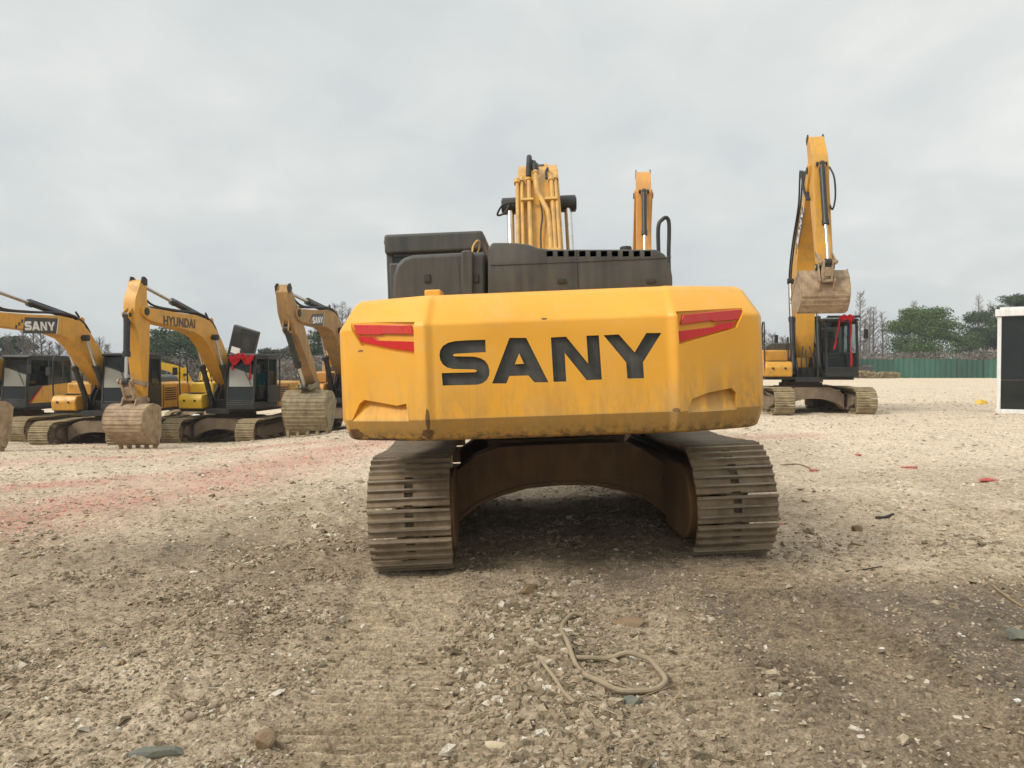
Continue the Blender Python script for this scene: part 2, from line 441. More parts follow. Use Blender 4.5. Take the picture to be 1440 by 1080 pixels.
# ------------------------------------------------------------------ excavator pieces
def arc(cx, cy, r, a0, a1, n):
    return [(cx + r * math.cos(R(a0 + (a1 - a0) * i / n)), cy + r * math.sin(R(a0 + (a1 - a0) * i / n))) for i in range(n + 1)]

_track_cache = {}
def track_mesh(mat, detail):
    key = (mat, detail)
    if key in _track_cache: return _track_cache[key]
    r0 = 0.385; zc = 0.42; hl = 1.74
    # chain path (y,z)
    path = []
    for i in range(60): path.append((-hl + 2 * hl * i / 60, zc - r0))
    path += arc(hl, zc, r0, -90, 90, 40)[:-1]
    for i in range(60):
        t = i / 60; path.append((hl - 2 * hl * t, zc + r0 - 0.025 * (math.sin(math.pi * t * 2) ** 2)))
    path += arc(-hl, zc, r0 + .01, 90, 270, 40)[:-1]
    n = len(path); seg = [math.dist(path[i], path[(i + 1) % n]) for i in range(n)]; tot = sum(seg)
    ns = 46; pitch = tot / ns
    cum = [0]
    for s_ in seg: cum.append(cum[-1] + s_)
    def at(s_):
        s_ %= tot
        i = 0
        while cum[i + 1] < s_: i += 1
        t = (s_ - cum[i]) / seg[i]; a = path[i]; b = path[(i + 1) % n]
        return (a[0] + (b[0] - a[0]) * t, a[1] + (b[1] - a[1]) * t)
    mb = MB(); rr = random.Random(3)
    h = pitch / 2 - 0.001
    q = pitch / 0.19
    r1, r2, r3 = -h + .010, -h + .010 + pitch / 3, -h + .010 + 2 * pitch / 3
    def rib(c, hh=.034): return [(c - .016, .012), (c - .008, hh), (c + .008, hh), (c + .016, .012)]
    prof = [(-h, 0), (-h, .030), (-h + .004, .036), (r1 + .008, .036), (r1 + .016, .012)] + rib(r2) + rib(r3) + [(h - .006, .012), (h, .004), (h, 0)]
    pa = [(-h, 0), (-h, .030), (-h + .004, .036), (r1 + .008, .036), (r1 + .018, .012), (r1 + .018, 0)]
    pb = [(r2 - .018, 0)] + rib(r2) + [(r2 + .018, 0)]
    pc = [(r3 - .018, 0)] + rib(r3) + [(h - .012, .012), (h - .012, 0)]
    for k in range(ns):
        s0 = k * pitch; a = at(s0 - pitch * .42); b = at(s0 + pitch * .42); c = at(s0)
        c = ((a[0] + b[0] + 2 * c[0]) / 4, (a[1] + b[1] + 2 * c[1]) / 4)
        t = Vector((b[0] - a[0], b[1] - a[1])).normalized(); nn = Vector((t.y, -t.x))
        jx = rr.uniform(-.004, .004); jt = rr.uniform(-.012, .012)
        t = Vector((t.x * math.cos(jt) - t.y * math.sin(jt), t.x * math.sin(jt) + t.y * math.cos(jt))); nn = Vector((t.y, -t.x))
        def T(p): return (c[0] + t.x * p[0] + nn.x * (p[1] + .02), c[1] + t.y * p[0] + nn.y * (p[1] + .02))
        if detail:
            mb.prism([T(p) for p in prof], -.30 + jx, -.032 + jx); mb.prism([T(p) for p in prof], .032 + jx, .30 + jx)
            for pp in (pa, pb, pc): mb.prism([T(p) for p in pp], -.032 + jx, .032 + jx)
            for c_ in (r1 - .001, r2, r3):
                e0 = rr.uniform(-.298, -.27); e1 = rr.uniform(.27, .298)
                mb.prism([T(p) for p in ((c_ - .007, .033), (c_ - .006, .0375), (c_ + .006, .0375), (c_ + .007, .033))], e0 + jx, e1 + jx, mi=1)
            for bx in (-.13, -.075, .075, .13):
                for bs in (-.022, .042):
                    pr = [T((bs + dx, dz)) for dx, dz in ((-.011, .010), (.011, .010), (.011, .026), (-.011, .026))]
                    mb.prism(pr, bx - .011 + jx, bx + .011 + jx)
        else:
            mb.prism([T(p) for p in prof], -.30 + jx, .30 + jx)
        mb.prism([T(p) for p in ((-h, -.05), (h, -.05), (h, -.03), (-h, -.03))], -.06, .06)
        for bx in (-.095, .06):
            pr = [T(p) for p in ((-h * .95, -.09), (h * .95, -.09), (h * .95, -.001), (-h * .95, -.001))]
            mb.prism(pr, bx, bx + .035)
    me = mb.mesh('track', [M[mat], M['worn_steel']]); _track_cache[key] = me
    return me

_wheel_cache = {}
def wheel(kind):
    if kind in _wheel_cache: return _wheel_cache[kind]
    mb = MB()
    if kind == 'sprocket':
        nt_ = 21; poly = []
        for i in range(nt_ * 2):
            a = math.pi * i / nt_; r = .34 if i % 2 else .30; poly.append((r * math.cos(a), r * math.sin(a)))
        mb.prism(poly, -.025, .025); mb.cyl((-.10, 0, 0), (.15, 0, 0), .21, .19, 20)
        for i in range(10):
            a = i * math.pi / 5; mb.cyl((.15, .15 * math.cos(a), .15 * math.sin(a)), (.165, .15 * math.cos(a), .15 * math.sin(a)), .012, n=6)
    elif kind == 'idler':
        mb.cyl((-.08, 0, 0), (.08, 0, 0), .30, n=24); mb.cyl((-.03, 0, 0), (.03, 0, 0), .325, n=24); mb.cyl((-.14, 0, 0), (.14, 0, 0), .09, n=12)
    elif kind == 'roller':
        mb.cyl((-.11, 0, 0), (.11, 0, 0), .075, n=14); mb.cyl((-.14, 0, 0), (.14, 0, 0), .045, n=10)
    me = mb.mesh(kind, M['mud']); me.shade_smooth(); me.set_sharp_from_angle(angle=R(40)); _wheel_cache[kind] = me
    return me

def inst(name, me, parent, loc=(0, 0, 0), rz=0):
    o = bpy.data.objects.new(name, me); col.objects.link(o); o.parent = parent; o.location = loc; o.rotation_euler = (0, 0, rz)
    return o

def undercarriage(root, yaw, track='track', frame='mud', detail=False, seen=True):
    """centre frame and both tracks, turned by yaw against the upper structure"""
    Rz = Matrix.Rotation(yaw, 4, 'Z')
    mb = MB()
    bot = [(-.93, .16), (-.86, .24), (-.72, .34), (-.52, .42), (-.28, .475), (0, .49), (.28, .475), (.52, .42), (.72, .34), (.86, .24), (.93, .16)]
    top = [(.93, .62), (.7, .78), (.5, .84), (-.5, .84), (-.7, .78), (-.93, .62)]
    zt_ = lambda x: .84 if abs(x) < .5 else (.84 - (abs(x) - .5) * .3 if abs(x) < .7 else .78 - (abs(x) - .7) * .7)
    for y0, y1 in ((-1.15, -.80), (.80, 1.15)):
        for (xa, za), (xb, zb) in zip(bot[:-1], bot[1:]):
            mb.prism([(xa, za), (xb, zb), (xb, zt_(xb)), (xa, zt_(xa))], y0, y1, 'y')
    mb.box(-.62, .62, -.80, .80, .50, .86)
    mb.cyl((0, 0, .86), (0, 0, .97), .66, n=32); mb.cyl((0, 0, .97), (0, 0, 1.07), .58, n=32)
    # flanges along the arch rims
    for y0, y1 in ((-1.175, -1.15), (1.15, 1.175)):
        for (xa, za), (xb, zb) in zip(bot[:-1], bot[1:]):
            mb.prism([(xa, za), (xb, zb), (xb, zb + .035), (xa, za + .035)], y0, y1, 'y')
    o = mb.build('centre_frame', M[frame], root, 0); o.rotation_euler = (0, 0, yaw)
    for sx in (-1, 1):
        p = Rz @ Vector((1.205 * sx, 0, 0))
        t = inst('track', track_mesh(track, detail), root, p, yaw)
        mb = MB()
        mb.prism([(-1.45, .28), (-1.35, .60), (-.9, .68), (.9, .68), (1.35, .58), (1.5, .50), (1.5, .34), (1.2, .24), (-1.2, .24)], -.15, .15)
        mb.prism([(-1.4, .62), (-.9, .70), (.9, .70), (1.3, .60), (1.3, .58), (.9, .68), (-.9, .68), (-1.4, .60)], -.21, .21)
        for yy in (-.9, 0, .9): mb.box(-.19, .19, yy - .2, yy + .2, .15, .24)
        fr = mb.build('track_frame', M[frame], t, 0.01)
        inst('sprocket', wheel('sprocket'), t, (0, -1.74, .42), 0 if sx > 0 else math.pi)
        inst('idler', wheel('idler'), t, (0, 1.74, .42))
        for i in range(7): inst('roller', wheel('roller'), t, (0, -1.3 + i * .435, .145))
        for yy in (-.6, .6): inst('roller', wheel('roller'), t, (0, yy, .70))
        # travel motor guard, inner side
        mb = MB(); ix = -sx * .16; ox = -sx * .36
        pl = arc(-1.74, .42, .30, 100, 260, 12) + [(-1.25, .14), (-1.1, .5), (-1.3, .70)]
        mb.prism(pl, min(ix, ox * .9), max(ix, ox * .9))
        mb.build('motor_guard', M['rustmud' if detail else frame], t, 0.02, 3)

BOOM_UP = [(-.16, .05), (-.10, .17), (.25, .27), (.9, .62), (1.5, .95), (1.9, 1.12), (2.3, 1.20), (2.7, 1.18), (3.3, 1.02), (4.4, .58), (5.45, .19), (5.62, .17), (5.76, .12)]
BOOM_LO = [(5.82, .0), (5.78, -.12), (5.62, -.17), (5.3, -.14), (4.3, .18), (3.2, .50), (2.7, .56), (2.2, .46), (1.5, .16), (.7, -.14), (.1, -.19), (-.10, -.13)]

def frame2d(P, ang):
    c, s = math.cos(ang), math.sin(ang)
    def f(a, b): return (P[0] + a * c - b * s, P[1] + a * s + b * c)
    return f

def cylinder(root, p0, p1, x, r=.075, frac=.58, name='hydraulic_cylinder', rod_col='chrome', barrel='black', bare=False):
    a = Vector((x, *p0)); b = Vector((x, *p1)); m = a.lerp(b, frac)
    mb = MB(); mb.cyl(a, m, r, n=14)
    d = (b - a).normalized(); mb.cyl(m - d * .12, m + d * .02, r * 1.22, n=14)
    mb.cyl(a - Vector((r, 0, 0)), a + Vector((r, 0, 0)), r * 1.1, n=12)
    mb.tube([a + d * .12 + Vector((0, 0, r * 1.25)), m - d * .05 + Vector((0, 0, r * 1.25))], r * .18, 6, False)
    o = mb.build(name, M[barrel], root, 0)
    mb = MB(); mb.cyl(m, b - d * r * .6, r * .58, n=12)
    mb.build('rod', M[rod_col], o)
    mb = MB(); mb.cyl(b - Vector((r * 1.0, 0, 0)), b + Vector((r * 1.0, 0, 0)), r * 1.15, n=14)
    mb.build('rod_eye', M['dark'], o)
    return o

def boom_set(root, p, foot=(.35, 1.9), ang=.35, B=(5.45, 1.6), bdir=-90, paint='yellow', bucketmat='bucket', bw=.46, side=-1, decal=None,
             bscale=.92, bwidth=1.2, teethmat='bucket', cylfoot=(.95, 1.25), armext=.85, hoses=True, armpaint=None, L=1.0, cyl_s=0, hw=1.75, aw=.34, side_hoses=False):
    f = frame2d(foot, ang)
    mb = MB(); poly = [f(a * L, b * L) for a, b in BOOM_UP + BOOM_LO]
    mb.prism(poly, -bw / 2, bw / 2)
    boom = mb.build('boom', M[paint], root, .012)
    # side plate edge strips (welded flanges) and boss rings
    for q in ((0, 0), (5.62, 0)):
        c = f(q[0] * L, q[1] * L); mb = MB(); mb.cyl((-(bw / 2 + .03), *c), (bw / 2 + .03, *c), .10, n=16); mb.build('pin', M['dark'], boom, .004)
    c = f(2.15 * L, .80 * L); mb = MB(); mb.cyl((-bw / 2 - .17, *c), (bw / 2 + .17, *c), .070, n=14); mb.build('pin', M['dark'], boom, .004)
    for sx in (-1, 1):
        cylinder(root, cylfoot, f(2.15 * L, .80 * L), sx * (bw / 2 + .11), .082, .60, 'boom_cylinder')
    A = f(5.62 * L, 0)
    ax, az = B[0] - A[0], B[1] - A[1]; al = math.hypot(ax, az); aang = math.atan2(az, ax)
    g = frame2d(A, aang)      # a along arm, b to the left of direction (front side when hanging)
    k = al / 2.9
    arm_front = [(-armext, .02), (-armext + .05, .15), (-.30, .40), (.30, .44), (.55, .34), (2.6 * k, .10), (al + .02, .09), (al + .1, .0)]
    arm_back = [(al + .02, -.10), (2.4 * k, -.13), (1.0, -.21), (.25, -.25), (-.05, -.22), (-.3, -.13), (-armext, -.12)]
    mb = MB(); mb.prism([g(a, b) for a, b in arm_front + arm_back], -aw / 2, aw / 2)
    arm = mb.build('arm', M[armpaint or paint], root, .012)
    for q, r_, hw in (((0, 0), .12, .03), ((al, 0), .10, .03), ((-armext + .1, 0), .07, .0), ((.12, .52), .06, -.07)):
        c = g(*q); mb = MB(); mb.cyl((-aw / 2 - hw, *c), (aw / 2 + hw, *c), r_, n=14); mb.build('pin', M['dark'], arm, .004)
    for sx in (-.09, .06):
        mb = MB(); mb.prism([g(a, b) for a, b in ((-.1, .38), (.08, .62), (.2, .58), (.38, .38))], sx, sx + .03); mb.build('bracket', M[armpaint or paint], arm, .004)
    for sx in (-aw / 2 - .01, aw / 2 - .02):
        mb = MB(); mb.prism([g(a, b) for a, b in ((-armext - .02, -.14), (-armext - .08, -.04), (-armext - .08, .08), (-armext + .1, .16), (-armext + .15, -.14))], sx, sx + .03)
        mb.build('lug', M['dark'], arm, .004)
    # arm cylinder on the boom's back
    p0 = f((2.15 + cyl_s) * L, (1.36 - cyl_s * .5) * L); p1 = g(-armext + .1, 0)
    cylinder(root, p0, p1, 0, .085, .56, 'arm_cylinder')
    for sx in (-.13, .09):
        mb = MB(); mb.prism([f(a * L, b * L) for a, b in ((1.9 + cyl_s, 1.08), (2.1 + cyl_s, 1.45 - cyl_s * .5), (2.22 + cyl_s, 1.45 - cyl_s * .5), (2.55 + cyl_s, 1.10 - cyl_s * .3))], sx, sx + .04)
        mb.build('cylinder_bracket', M[paint], boom, .005)
    # linkage
    lk = g(al - .42, .0); u = (math.cos(R(bdir)), math.sin(R(bdir))); v = (-u[1], u[0])
    def bk(a, b): return (B[0] + (u[0] * a + v[0] * b) * bscale, B[1] + (u[1] * a + v[1] * b) * bscale)
    pin2 = bk(-.02, .44)
    # link pin: from lk length .58 and pin2 length .55 (two-circle intersection, front side)
    dx, dz = pin2[0] - lk[0], pin2[1] - lk[1]; D = math.hypot(dx, dz); r1, r2 = .60, .52
    D = min(D, 1.1); aa = (r1 * r1 - r2 * r2 + D * D) / (2 * D); hh = math.sqrt(max(r1 * r1 - aa * aa, 0.0001))
    e = (dx / math.hypot(dx, dz), dz / math.hypot(dx, dz)); nrm = (-e[1], e[0])
    c1 = (lk[0] + e[0] * aa + nrm[0] * hh, lk[1] + e[1] * aa + nrm[1] * hh)
    c2 = (lk[0] + e[0] * aa - nrm[0] * hh, lk[1] + e[1] * aa - nrm[1] * hh)
    front = lambda q: (q[0] - A[0]) * (-math.sin(aang)) + (q[1] - A[1]) * math.cos(aang)
    lp = c1 if front(c1) > front(c2) else c2
    cylinder(root, g(.12, .52), lp, 0, .082, .62, 'bucket_cylinder')
    mb = MB()
    for sx in (-.22, .18):
        a3, b3 = Vector((sx, *lk)), Vector((sx, *lp)); mb.cyl(a3, a3 + Vector((.04, 0, 0)), .075); mb.cyl(b3, b3 + Vector((.04, 0, 0)), .08)
        d = (Vector(lp) - Vector(lk)).normalized(); q = Vector((-d.y, d.x)) * .06
        mb.prism([tuple(Vector(lk) + q), tuple(Vector(lk) - q), tuple(Vector(lp) - q), tuple(Vector(lp) + q)], sx, sx + .04)
    d = (Vector(pin2) - Vector(lp)).normalized(); q = Vector((-d.y, d.x)) * .075
    for sx in (-.15, .09):
        mb.prism([tuple(Vector(lp) + q), tuple(Vector(lp) - q), tuple(Vector(pin2) - q), tuple(Vector(pin2) + q)], sx, sx + .06)
    m_ = (Vector(lp) + Vector(pin2)) / 2; mb.prism([tuple(m_ + d * .12 + q * .8), tuple(m_ + d * .12 - q * .8), tuple(m_ - d * .12 - q * .8), tuple(m_ - d * .12 + q * .8)], -.09, .09)
    mb.cyl((-.26, *lp), (.26, *lp), .045); mb.cyl((-.24, *pin2), (.24, *pin2), .045); mb.cyl((-.26, *B), (.26, *B), .06)
    mb.build('linkage', M[bucketmat], root, .006)
    # bucket
    W = bwidth / 2
    shell = [(.16, -.02), (.10, .22), (.12, .48), (.22, .68), (.42, .83), (.66, .88), (.88, .80), (1.06, .62), (1.22, .38), (1.34, .14)]
    mb = MB(); T = .035; N = len(shell)
    cen = (.7, .25)
    inner = [(a + (cen[0] - a) * .05, b + (cen[1] - b) * .05) for a, b in shell]
    vs = []
    for x in (-W, W):
        vs += [(x, *bk(a, b)) for a, b in shell]
    for x in (-W + .03, W - .03):
        vs += [(x, *bk(a, b)) for a, b in inner]
    fs = []
    for i in range(N - 1):
        fs.append((i, i + 1, N + i + 1, N + i)); fs.append((2 * N + i, 3 * N + i, 3 * N + i + 1, 2 * N + i + 1))
    for a, b in ((0, 2 * N), (N - 1, 3 * N - 1)):
        fs.append((a, N + a, N + b - (0 if a == 0 else 0), b) if False else (a, a + N, b + N, b))
    mb.add(vs, fs)
    for x0, x1 in ((-W - .012, -W + .02), (W - .02, W + .012)):
        mb.prism([bk(a, b) for a, b in shell + [(1.32, .02), (1.0, -.06), (.5, -.08)]], x0, x1)
    for sx in (-W - .03, W - .01):      # side cutter edge
        mb.prism([bk(a, b) for a, b in ((.2, -.08), (.95, -.10), (1.36, .02), (1.33, .12), (.95, .02), (.22, .04))], sx, sx + .04)
    # horizontal wear bands on the back
    for i in range(3, 9):
        a, b = shell[i]; ca, cb = shell[min(i + 1, N - 1)]
        for t in (0.15, .6):
            pa_, pb_ = a + (ca - a) * t, b + (cb - b) * t; l_ = .035
            da, db = (ca - a), (cb - b); q_ = math.hypot(da, db); da /= q_; db /= q_; na, nb = db * 1, -da * 1
            if (pa_ + na * .1 - cen[0]) ** 2 + (pb_ + nb * .1 - cen[1]) ** 2 < (pa_ - cen[0]) ** 2 + (pb_ - cen[1]) ** 2: na, nb = -na, -nb
            mb.prism([bk(pa_ - da * l_ - na * .01, pb_ - db * l_ - nb * .01), bk(pa_ + da * l_ - na * .01, pb_ + db * l_ - nb * .01),
                      bk(pa_ + da * l_ * .7 + na * .014, pb_ + db * l_ * .7 + nb * .014), bk(pa_ - da * l_ * .7 + na * .014, pb_ - db * l_ * .7 + nb * .014)], -W * .97, W * .97)
    for sx in (-.21, .17):
        mb.prism([bk(a, b) for a, b in ((-.09, -.04), (-.10, .48), (.02, .55), (.26, .66), (.14, .3), (.14, -.03))], sx, sx + .04)
    bo = mb.build('bucket', M[bucketmat], root, .008)
    for i in range(5):
        x = -W + .06 + (bwidth - .12) * i / 4
        mb = MB(); mb.prism([bk(a, b) for a, b in ((1.26, .02), (1.28, .16), (1.42, .11), (1.58, .02), (1.57, .0), (1.4, .01))], x - .045, x + .045)
        mb.build('tooth', M[teethmat], bo, .008)
    # hoses
    if hoses:
        for x in (-.12, .12):
            mb = MB()
            pts = [f(1.7 * L, 1.15 * L), f(2.2 * L, 1.34 * L), f(3.0 * L, 1.22 * L), f(4.2 * L, .74 * L), f(5.2 * L, .38 * L), f(5.5 * L, .45 * L), g(-.15, -.36), g(.35, -.36), g(.75, -.22)]
            mb.tube([(x * (1.0 if i < 5 else hw), *q) for i, q in enumerate(pts)], .032, 7)
            mb.build('hose', M['rubber'], boom)
        mb = MB(); mb.tube([(0.16, *f(.3, .38)), (.17, *f(.9, .75)), (.16, *f(1.55, 1.1)), (.15, *f(1.9, 1.5)), (.12, *f(2.2, 1.62))], .032, 7)
        mb.build('hose', M['rubber'], boom)
    if side_hoses:
        for k_, x in enumerate((.22, .27, .32)):
            pts = [f(.6, .55), f(1.5, 1.02 + .03 * k_), f(2.3, 1.30 + .04 * k_), f(3.3, 1.12 + .04 * k_), f(4.5, .66 + .03 * k_), f(5.2, .55 + .12 * k_), f(5.55, .62 + .1 * k_), g(-.1, -.55), g(.4, -.42), g(.9, -.12)]
            mb = MB(); mb.tube([(x, *q) for q in pts], .028, 7); mb.build('hose', M['rubber'], boom)
        mb = MB(); mb.tube([(-.18, *g(.3, .62)), (-.26, *g(.7, .70)), (-.3, *g(1.2, .50)), (-.24, *g(1.5, .34)), (-.2, *g(1.2, .2))], .026, 7); mb.build('hose', M['rubber'], arm)
    if decal:
        sgn = side; x = sgn * (bw / 2 + .004)
        c, s = math.cos(ang), math.sin(ang)
        sd = Vector((0, c, s)); nn = Vector((0, -s, c))
        # rotate to follow the straight boom front half
        sl = math.atan2(-.44, 1.1); sd2 = sd * math.cos(sl) + nn * math.sin(sl); nn2 = -sd * math.sin(sl) + nn * math.cos(sl)
        u_ = -sd2 if sgn < 0 else sd2; out = Vector((sgn, 0, 0))
        c0 = f(decal[1], decal[2])
        o_ = Vector((x, *c0))
        if decal[0] == 'SANY':
            hgt = decal[3]; k_ = hgt / .30; tw = 1.37 * k_
            fr = (o_ - u_ * (tw / 2) - nn2 * (hgt / 2), u_, nn2, out)
            mb = MB(); q_ = hgt * .33
            letter_solid(mb, [[(-q_ * 1.0, -q_), (tw + q_ * .6, -q_), (tw + q_ * 1.8, hgt + q_), (q_ * .3, hgt + q_)]], fr, -.002, .003)
            for i in range(3): letter_solid(mb, [[(-q_ * (1.5 + i * 1.3), hgt * (.75 - i * .3)), (-q_ * (.7 + i * 1.3), hgt * (.75 - i * .3)), (-q_ * (.5 + i * 1.3), hgt * (1.1 - i * .3)), (-q_ * (1.3 + i * 1.3), hgt * (1.1 - i * .3))]], fr, -.002, .003)
            pl = mb.build('decal', M['letter_black'], boom, smooth=0)
            mb = MB()
            for L_ in SANY: letter_solid(mb, L_, fr, .0035, .006, k=k_)
            letter_solid(mb, [[(tw + q_ * .65, -q_), (tw + q_ * 1.0, -q_), (tw + q_ * 2.2, hgt + q_), (tw + q_ * 1.85, hgt + q_)]], fr, -.002, .004)
            mb.build('lettering', M['white'], pl, smooth=0)
        else:
            cu = bpy.data.curves.new('lettering', 'FONT'); cu.body = decal[0]; cu.size = decal[3] * 1.35; cu.offset = .012; cu.extrude = .002
            cu.align_x = 'CENTER'; cu.align_y = 'CENTER'; cu.space_character = 1.08
            to = bpy.data.objects.new('lettering', cu); col.objects.link(to)
            dg = bpy.context.evaluated_depsgraph_get(); dg.update(); me = bpy.data.meshes.new_from_object(to.evaluated_get(dg))
            bpy.data.objects.remove(to); me.materials.clear(); me.materials.append(M['letter_black'])
            fr = Matrix((u_, nn2, out)).transposed().to_4x4(); fr.translation = o_ + out * .003
            me.transform(fr); lo = bpy.data.objects.new('lettering', me); col.objects.link(lo); lo.parent = boom
    return dict(f=f, g=g, boom=boom, arm=arm, A=A)

def cab(root, x0=-1.36, x1=-.42, yb=-.25, yf=1.55, z0=1.16, z1=2.93, frame='black', door_open=False, seat='dark', panel=None, guard=False, blind=False, glass='glass', rearwin=True, screen=None, thick_roof=False):
    """cab with posts, roof, floor skirt and glass panes"""
    ft = yf - .16
    mb = MB(); p = .065
    mb.box(x0, x1, yb, yf, z0, z0 + .16)                        # floor skirt
    mb.prism([(yb, z0 + .16), (yf, z0 + .16), (yf, z0 + .22), (yb, z0 + .22)], x0, x1)
    for x in (x0, x1 - p):
        mb.prism([(yf - p, z0 + .22), (yf, z0 + .22), (ft, z1 - .08), (ft - p, z1 - .08)], x, x + p)   # front posts
        mb.box(x, x + p, yb, yb + p * 1.4, z0 + .22, z1 - .08)                                # rear posts
        mb.box(x, x + p * .9, .42, .42 + p, z0 + .22, z1 - .08)                               # middle posts
        mb.box(x, x + p * .8, yb + p, ft - p, z1 - .16, z1 - .08)
    mb.box(x0, x1, yb, yb + .03, z0 + .22, z0 + .85); mb.box(x0 + p, x1 - p, yb, yb + p, z1 - .2, z1 - .08)
    mb.box(x1 - .03, x1, yb + p, .42, z0 + .22, z0 + .75)
    mb.box(x0 + p, x1 - p, yf - .05, yf - .02, z0 + .22, z0 + .30)
    zt = z0 + .72
    mb.box(x0 + p, x1 - p, yf - .115, yf - .065, zt - .03, zt + .01)
    o = mb.build('cab', M[frame], root, .012)
    mb = MB(); mb.prism([(yb - .02, z1 - .08), (yb - .02, z1 - .02), (yb + .06, z1 + .01), (ft - .15, z1 + .02), (ft + .05, z1 - .02), (ft + .06, z1 - .08)], x0 - .02, x1 + .02)
    if guard:
        for i in range(7): mb.box(x0 + .02 + i * .14, x0 + .05 + i * .14, ft - .1, ft + .28, z1 + .02, z1 + .05)
        mb.box(x0, x1, ft + .25, ft + .29, z1 + .0, z1 + .07)
    if thick_roof: mb.prism([(yb - .04, z1 - .17), (yb - .04, z1 + .025), (ft, z1 + .025), (ft + .03, z1 - .17)], x0 - .01, x1 + .01)
    mb.build('roof', M[frame], o, .05 if thick_roof else .02, 4 if thick_roof else 3)
    def pane(vs, mat=glass, nm='window'):
        mb = MB(); a, b, c, d = [Vector(q) for q in vs]; n = (b - a).cross(d - a).normalized() * .006
        mb.add([a + n, b + n, c + n, d + n, a - n, b - n, c - n, d - n], [(0, 1, 2, 3), (7, 6, 5, 4), (0, 4, 5, 1), (1, 5, 6, 2), (2, 6, 7, 3), (3, 7, 4, 0)])
        return mb.build(nm, M[mat], o, smooth=0)
    s = (ft - yf) / (z1 - .08 - z0 - .22)
    fy = lambda z: yf - .02 + s * (z - z0 - .22)
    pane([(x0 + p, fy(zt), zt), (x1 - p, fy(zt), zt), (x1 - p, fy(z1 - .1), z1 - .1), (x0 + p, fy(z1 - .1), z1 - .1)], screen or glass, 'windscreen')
    pane([(x0 + p, fy(z0 + .3), z0 + .3), (x1 - p, fy(z0 + .3), z0 + .3), (x1 - p, fy(zt - .03), zt - .03), (x0 + p, fy(zt - .03), zt - .03)], 'glass_dark' if not blind else glass, 'lower_windscreen')
    pane([(x1 - .02, yb + .1, z0 + .75), (x1 - .02, ft - .1, z0 + .75), (x1 - .02, ft - .1, z1 - .16), (x1 - .02, yb + .1, z1 - .16)])
    pane([(x0 + .02, yb + .1, z0 + .75), (x0 + .02, .41, z0 + .75), (x0 + .02, .41, z1 - .16), (x0 + .02, yb + .1, z1 - .16)])
    if rearwin: pane([(x0 + p, yb + .02, z0 + .86), (x1 - p, yb + .02, z0 + .86), (x1 - p, yb + .02, z1 - .2), (x0 + p, yb + .02, z1 - .2)])
    mb = MB(); mb.box(x0 - .005, x0 + .035, yb + .06, .42, z0 + .2, z0 + .75); mb.build('side_panel', M[panel or frame], o, .008)
    # door
    mb = MB()
    if door_open:
        mt = Matrix.Translation((x0 - .03, .42, 0)) @ Matrix.Rotation(R(0), 4, 'Z')
        y0_, y1_ = yb - .05, yb + .95      # folded back flat along the side
        xx = x0 - .10
    else:
        y0_, y1_ = .45, yf - .07; xx = x0 - .02
    mb.prism([(y0_, z0 + .18), (y1_, z0 + .18), (y1_, z0 + .72), (y0_, z0 + .72)], xx, xx + .04)
    tp = y1_ if door_open else ft - .05
    for a, b in (((y0_, z0 + .7), (y0_, z1 - .1)), ((y1_ - .05, z0 + .7), (tp - .05, z1 - .1))):
        mb.prism([(a[0], a[1]), (a[0] + .05, a[1]), (b[0] + .05, b[1]), (b[0], b[1])], xx, xx + .035)
    mb.prism([(y0_, z1 - .15), (tp, z1 - .15), (tp, z1 - .09), (y0_, z1 - .09)], xx, xx + .035)
    dr = mb.build('door', M[frame], o, .008)
    # interior
    mb = MB(); cx = (x0 + x1) / 2
    mb.box(cx - .24, cx + .24, .15, .65, z0 + .45, z0 + .60); mb.prism([(.08, z0 + .5), (.24, z0 + .5), (.10, z0 + 1.25), (-.02, z0 + 1.25)], cx - .24, cx + .24)
    mb.box(cx - .12, cx + .12, .0, .12, z0 + 1.25, z0 + 1.42)
    mb.build('seat', M[seat], o, .03, 3)
    mb = MB(); mb.box(cx + .27, cx + .40, .1, .95, z0 + .3, z0 + .78); mb.cyl((cx + .33, .9, z0 + .75), (cx + .33, .95, z0 + 1.0), .02); mb.build('console', M['dark'], o, .01)
    mb = MB(); mb.box(cx - .40, cx - .27, .1, .95, z0 + .3, z0 + .75); mb.cyl((cx - .33, .9, z0 + .75), (cx - .33, .95, z0 + 1.0), .02); mb.build('console', M['dark'], o, .01)
    mb = MB(); mb.tube([(x0 + .12, fy(zt) + .02, zt + .05), (x0 + .45, fy(zt + .6) + .02, zt + .7)], .010, 5, False)
    mb.build('wiper', M['dark'], o)
    mb = MB(); mb.tube([(x0 - .02, yf - .1, z1 - .7), (x0 - .16, yf + .02, z1 - .72), (x0 - .18, yf + .04, z1 - .62)], .012, 5)
    mb.box(x0 - .24, x0 - .12, yf + .03, yf + .07, z1 - .62, z1 - .34)
    mb.build('mirror', M['dark'], o, .008)
    if blind:
        mb = MB(); mb.box(x0 + .10, x1 - .42, yb + .12, yb + .14, z0 + .75, z1 - .22); mb.build('blind', M['beige'], o)
        mb = MB(); mb.box(x1 - .36, x1 - .10, yb + .12, yb + .14, z0 + .75, z1 - .22); mb.build('blind', M['beige'], o)
    return o

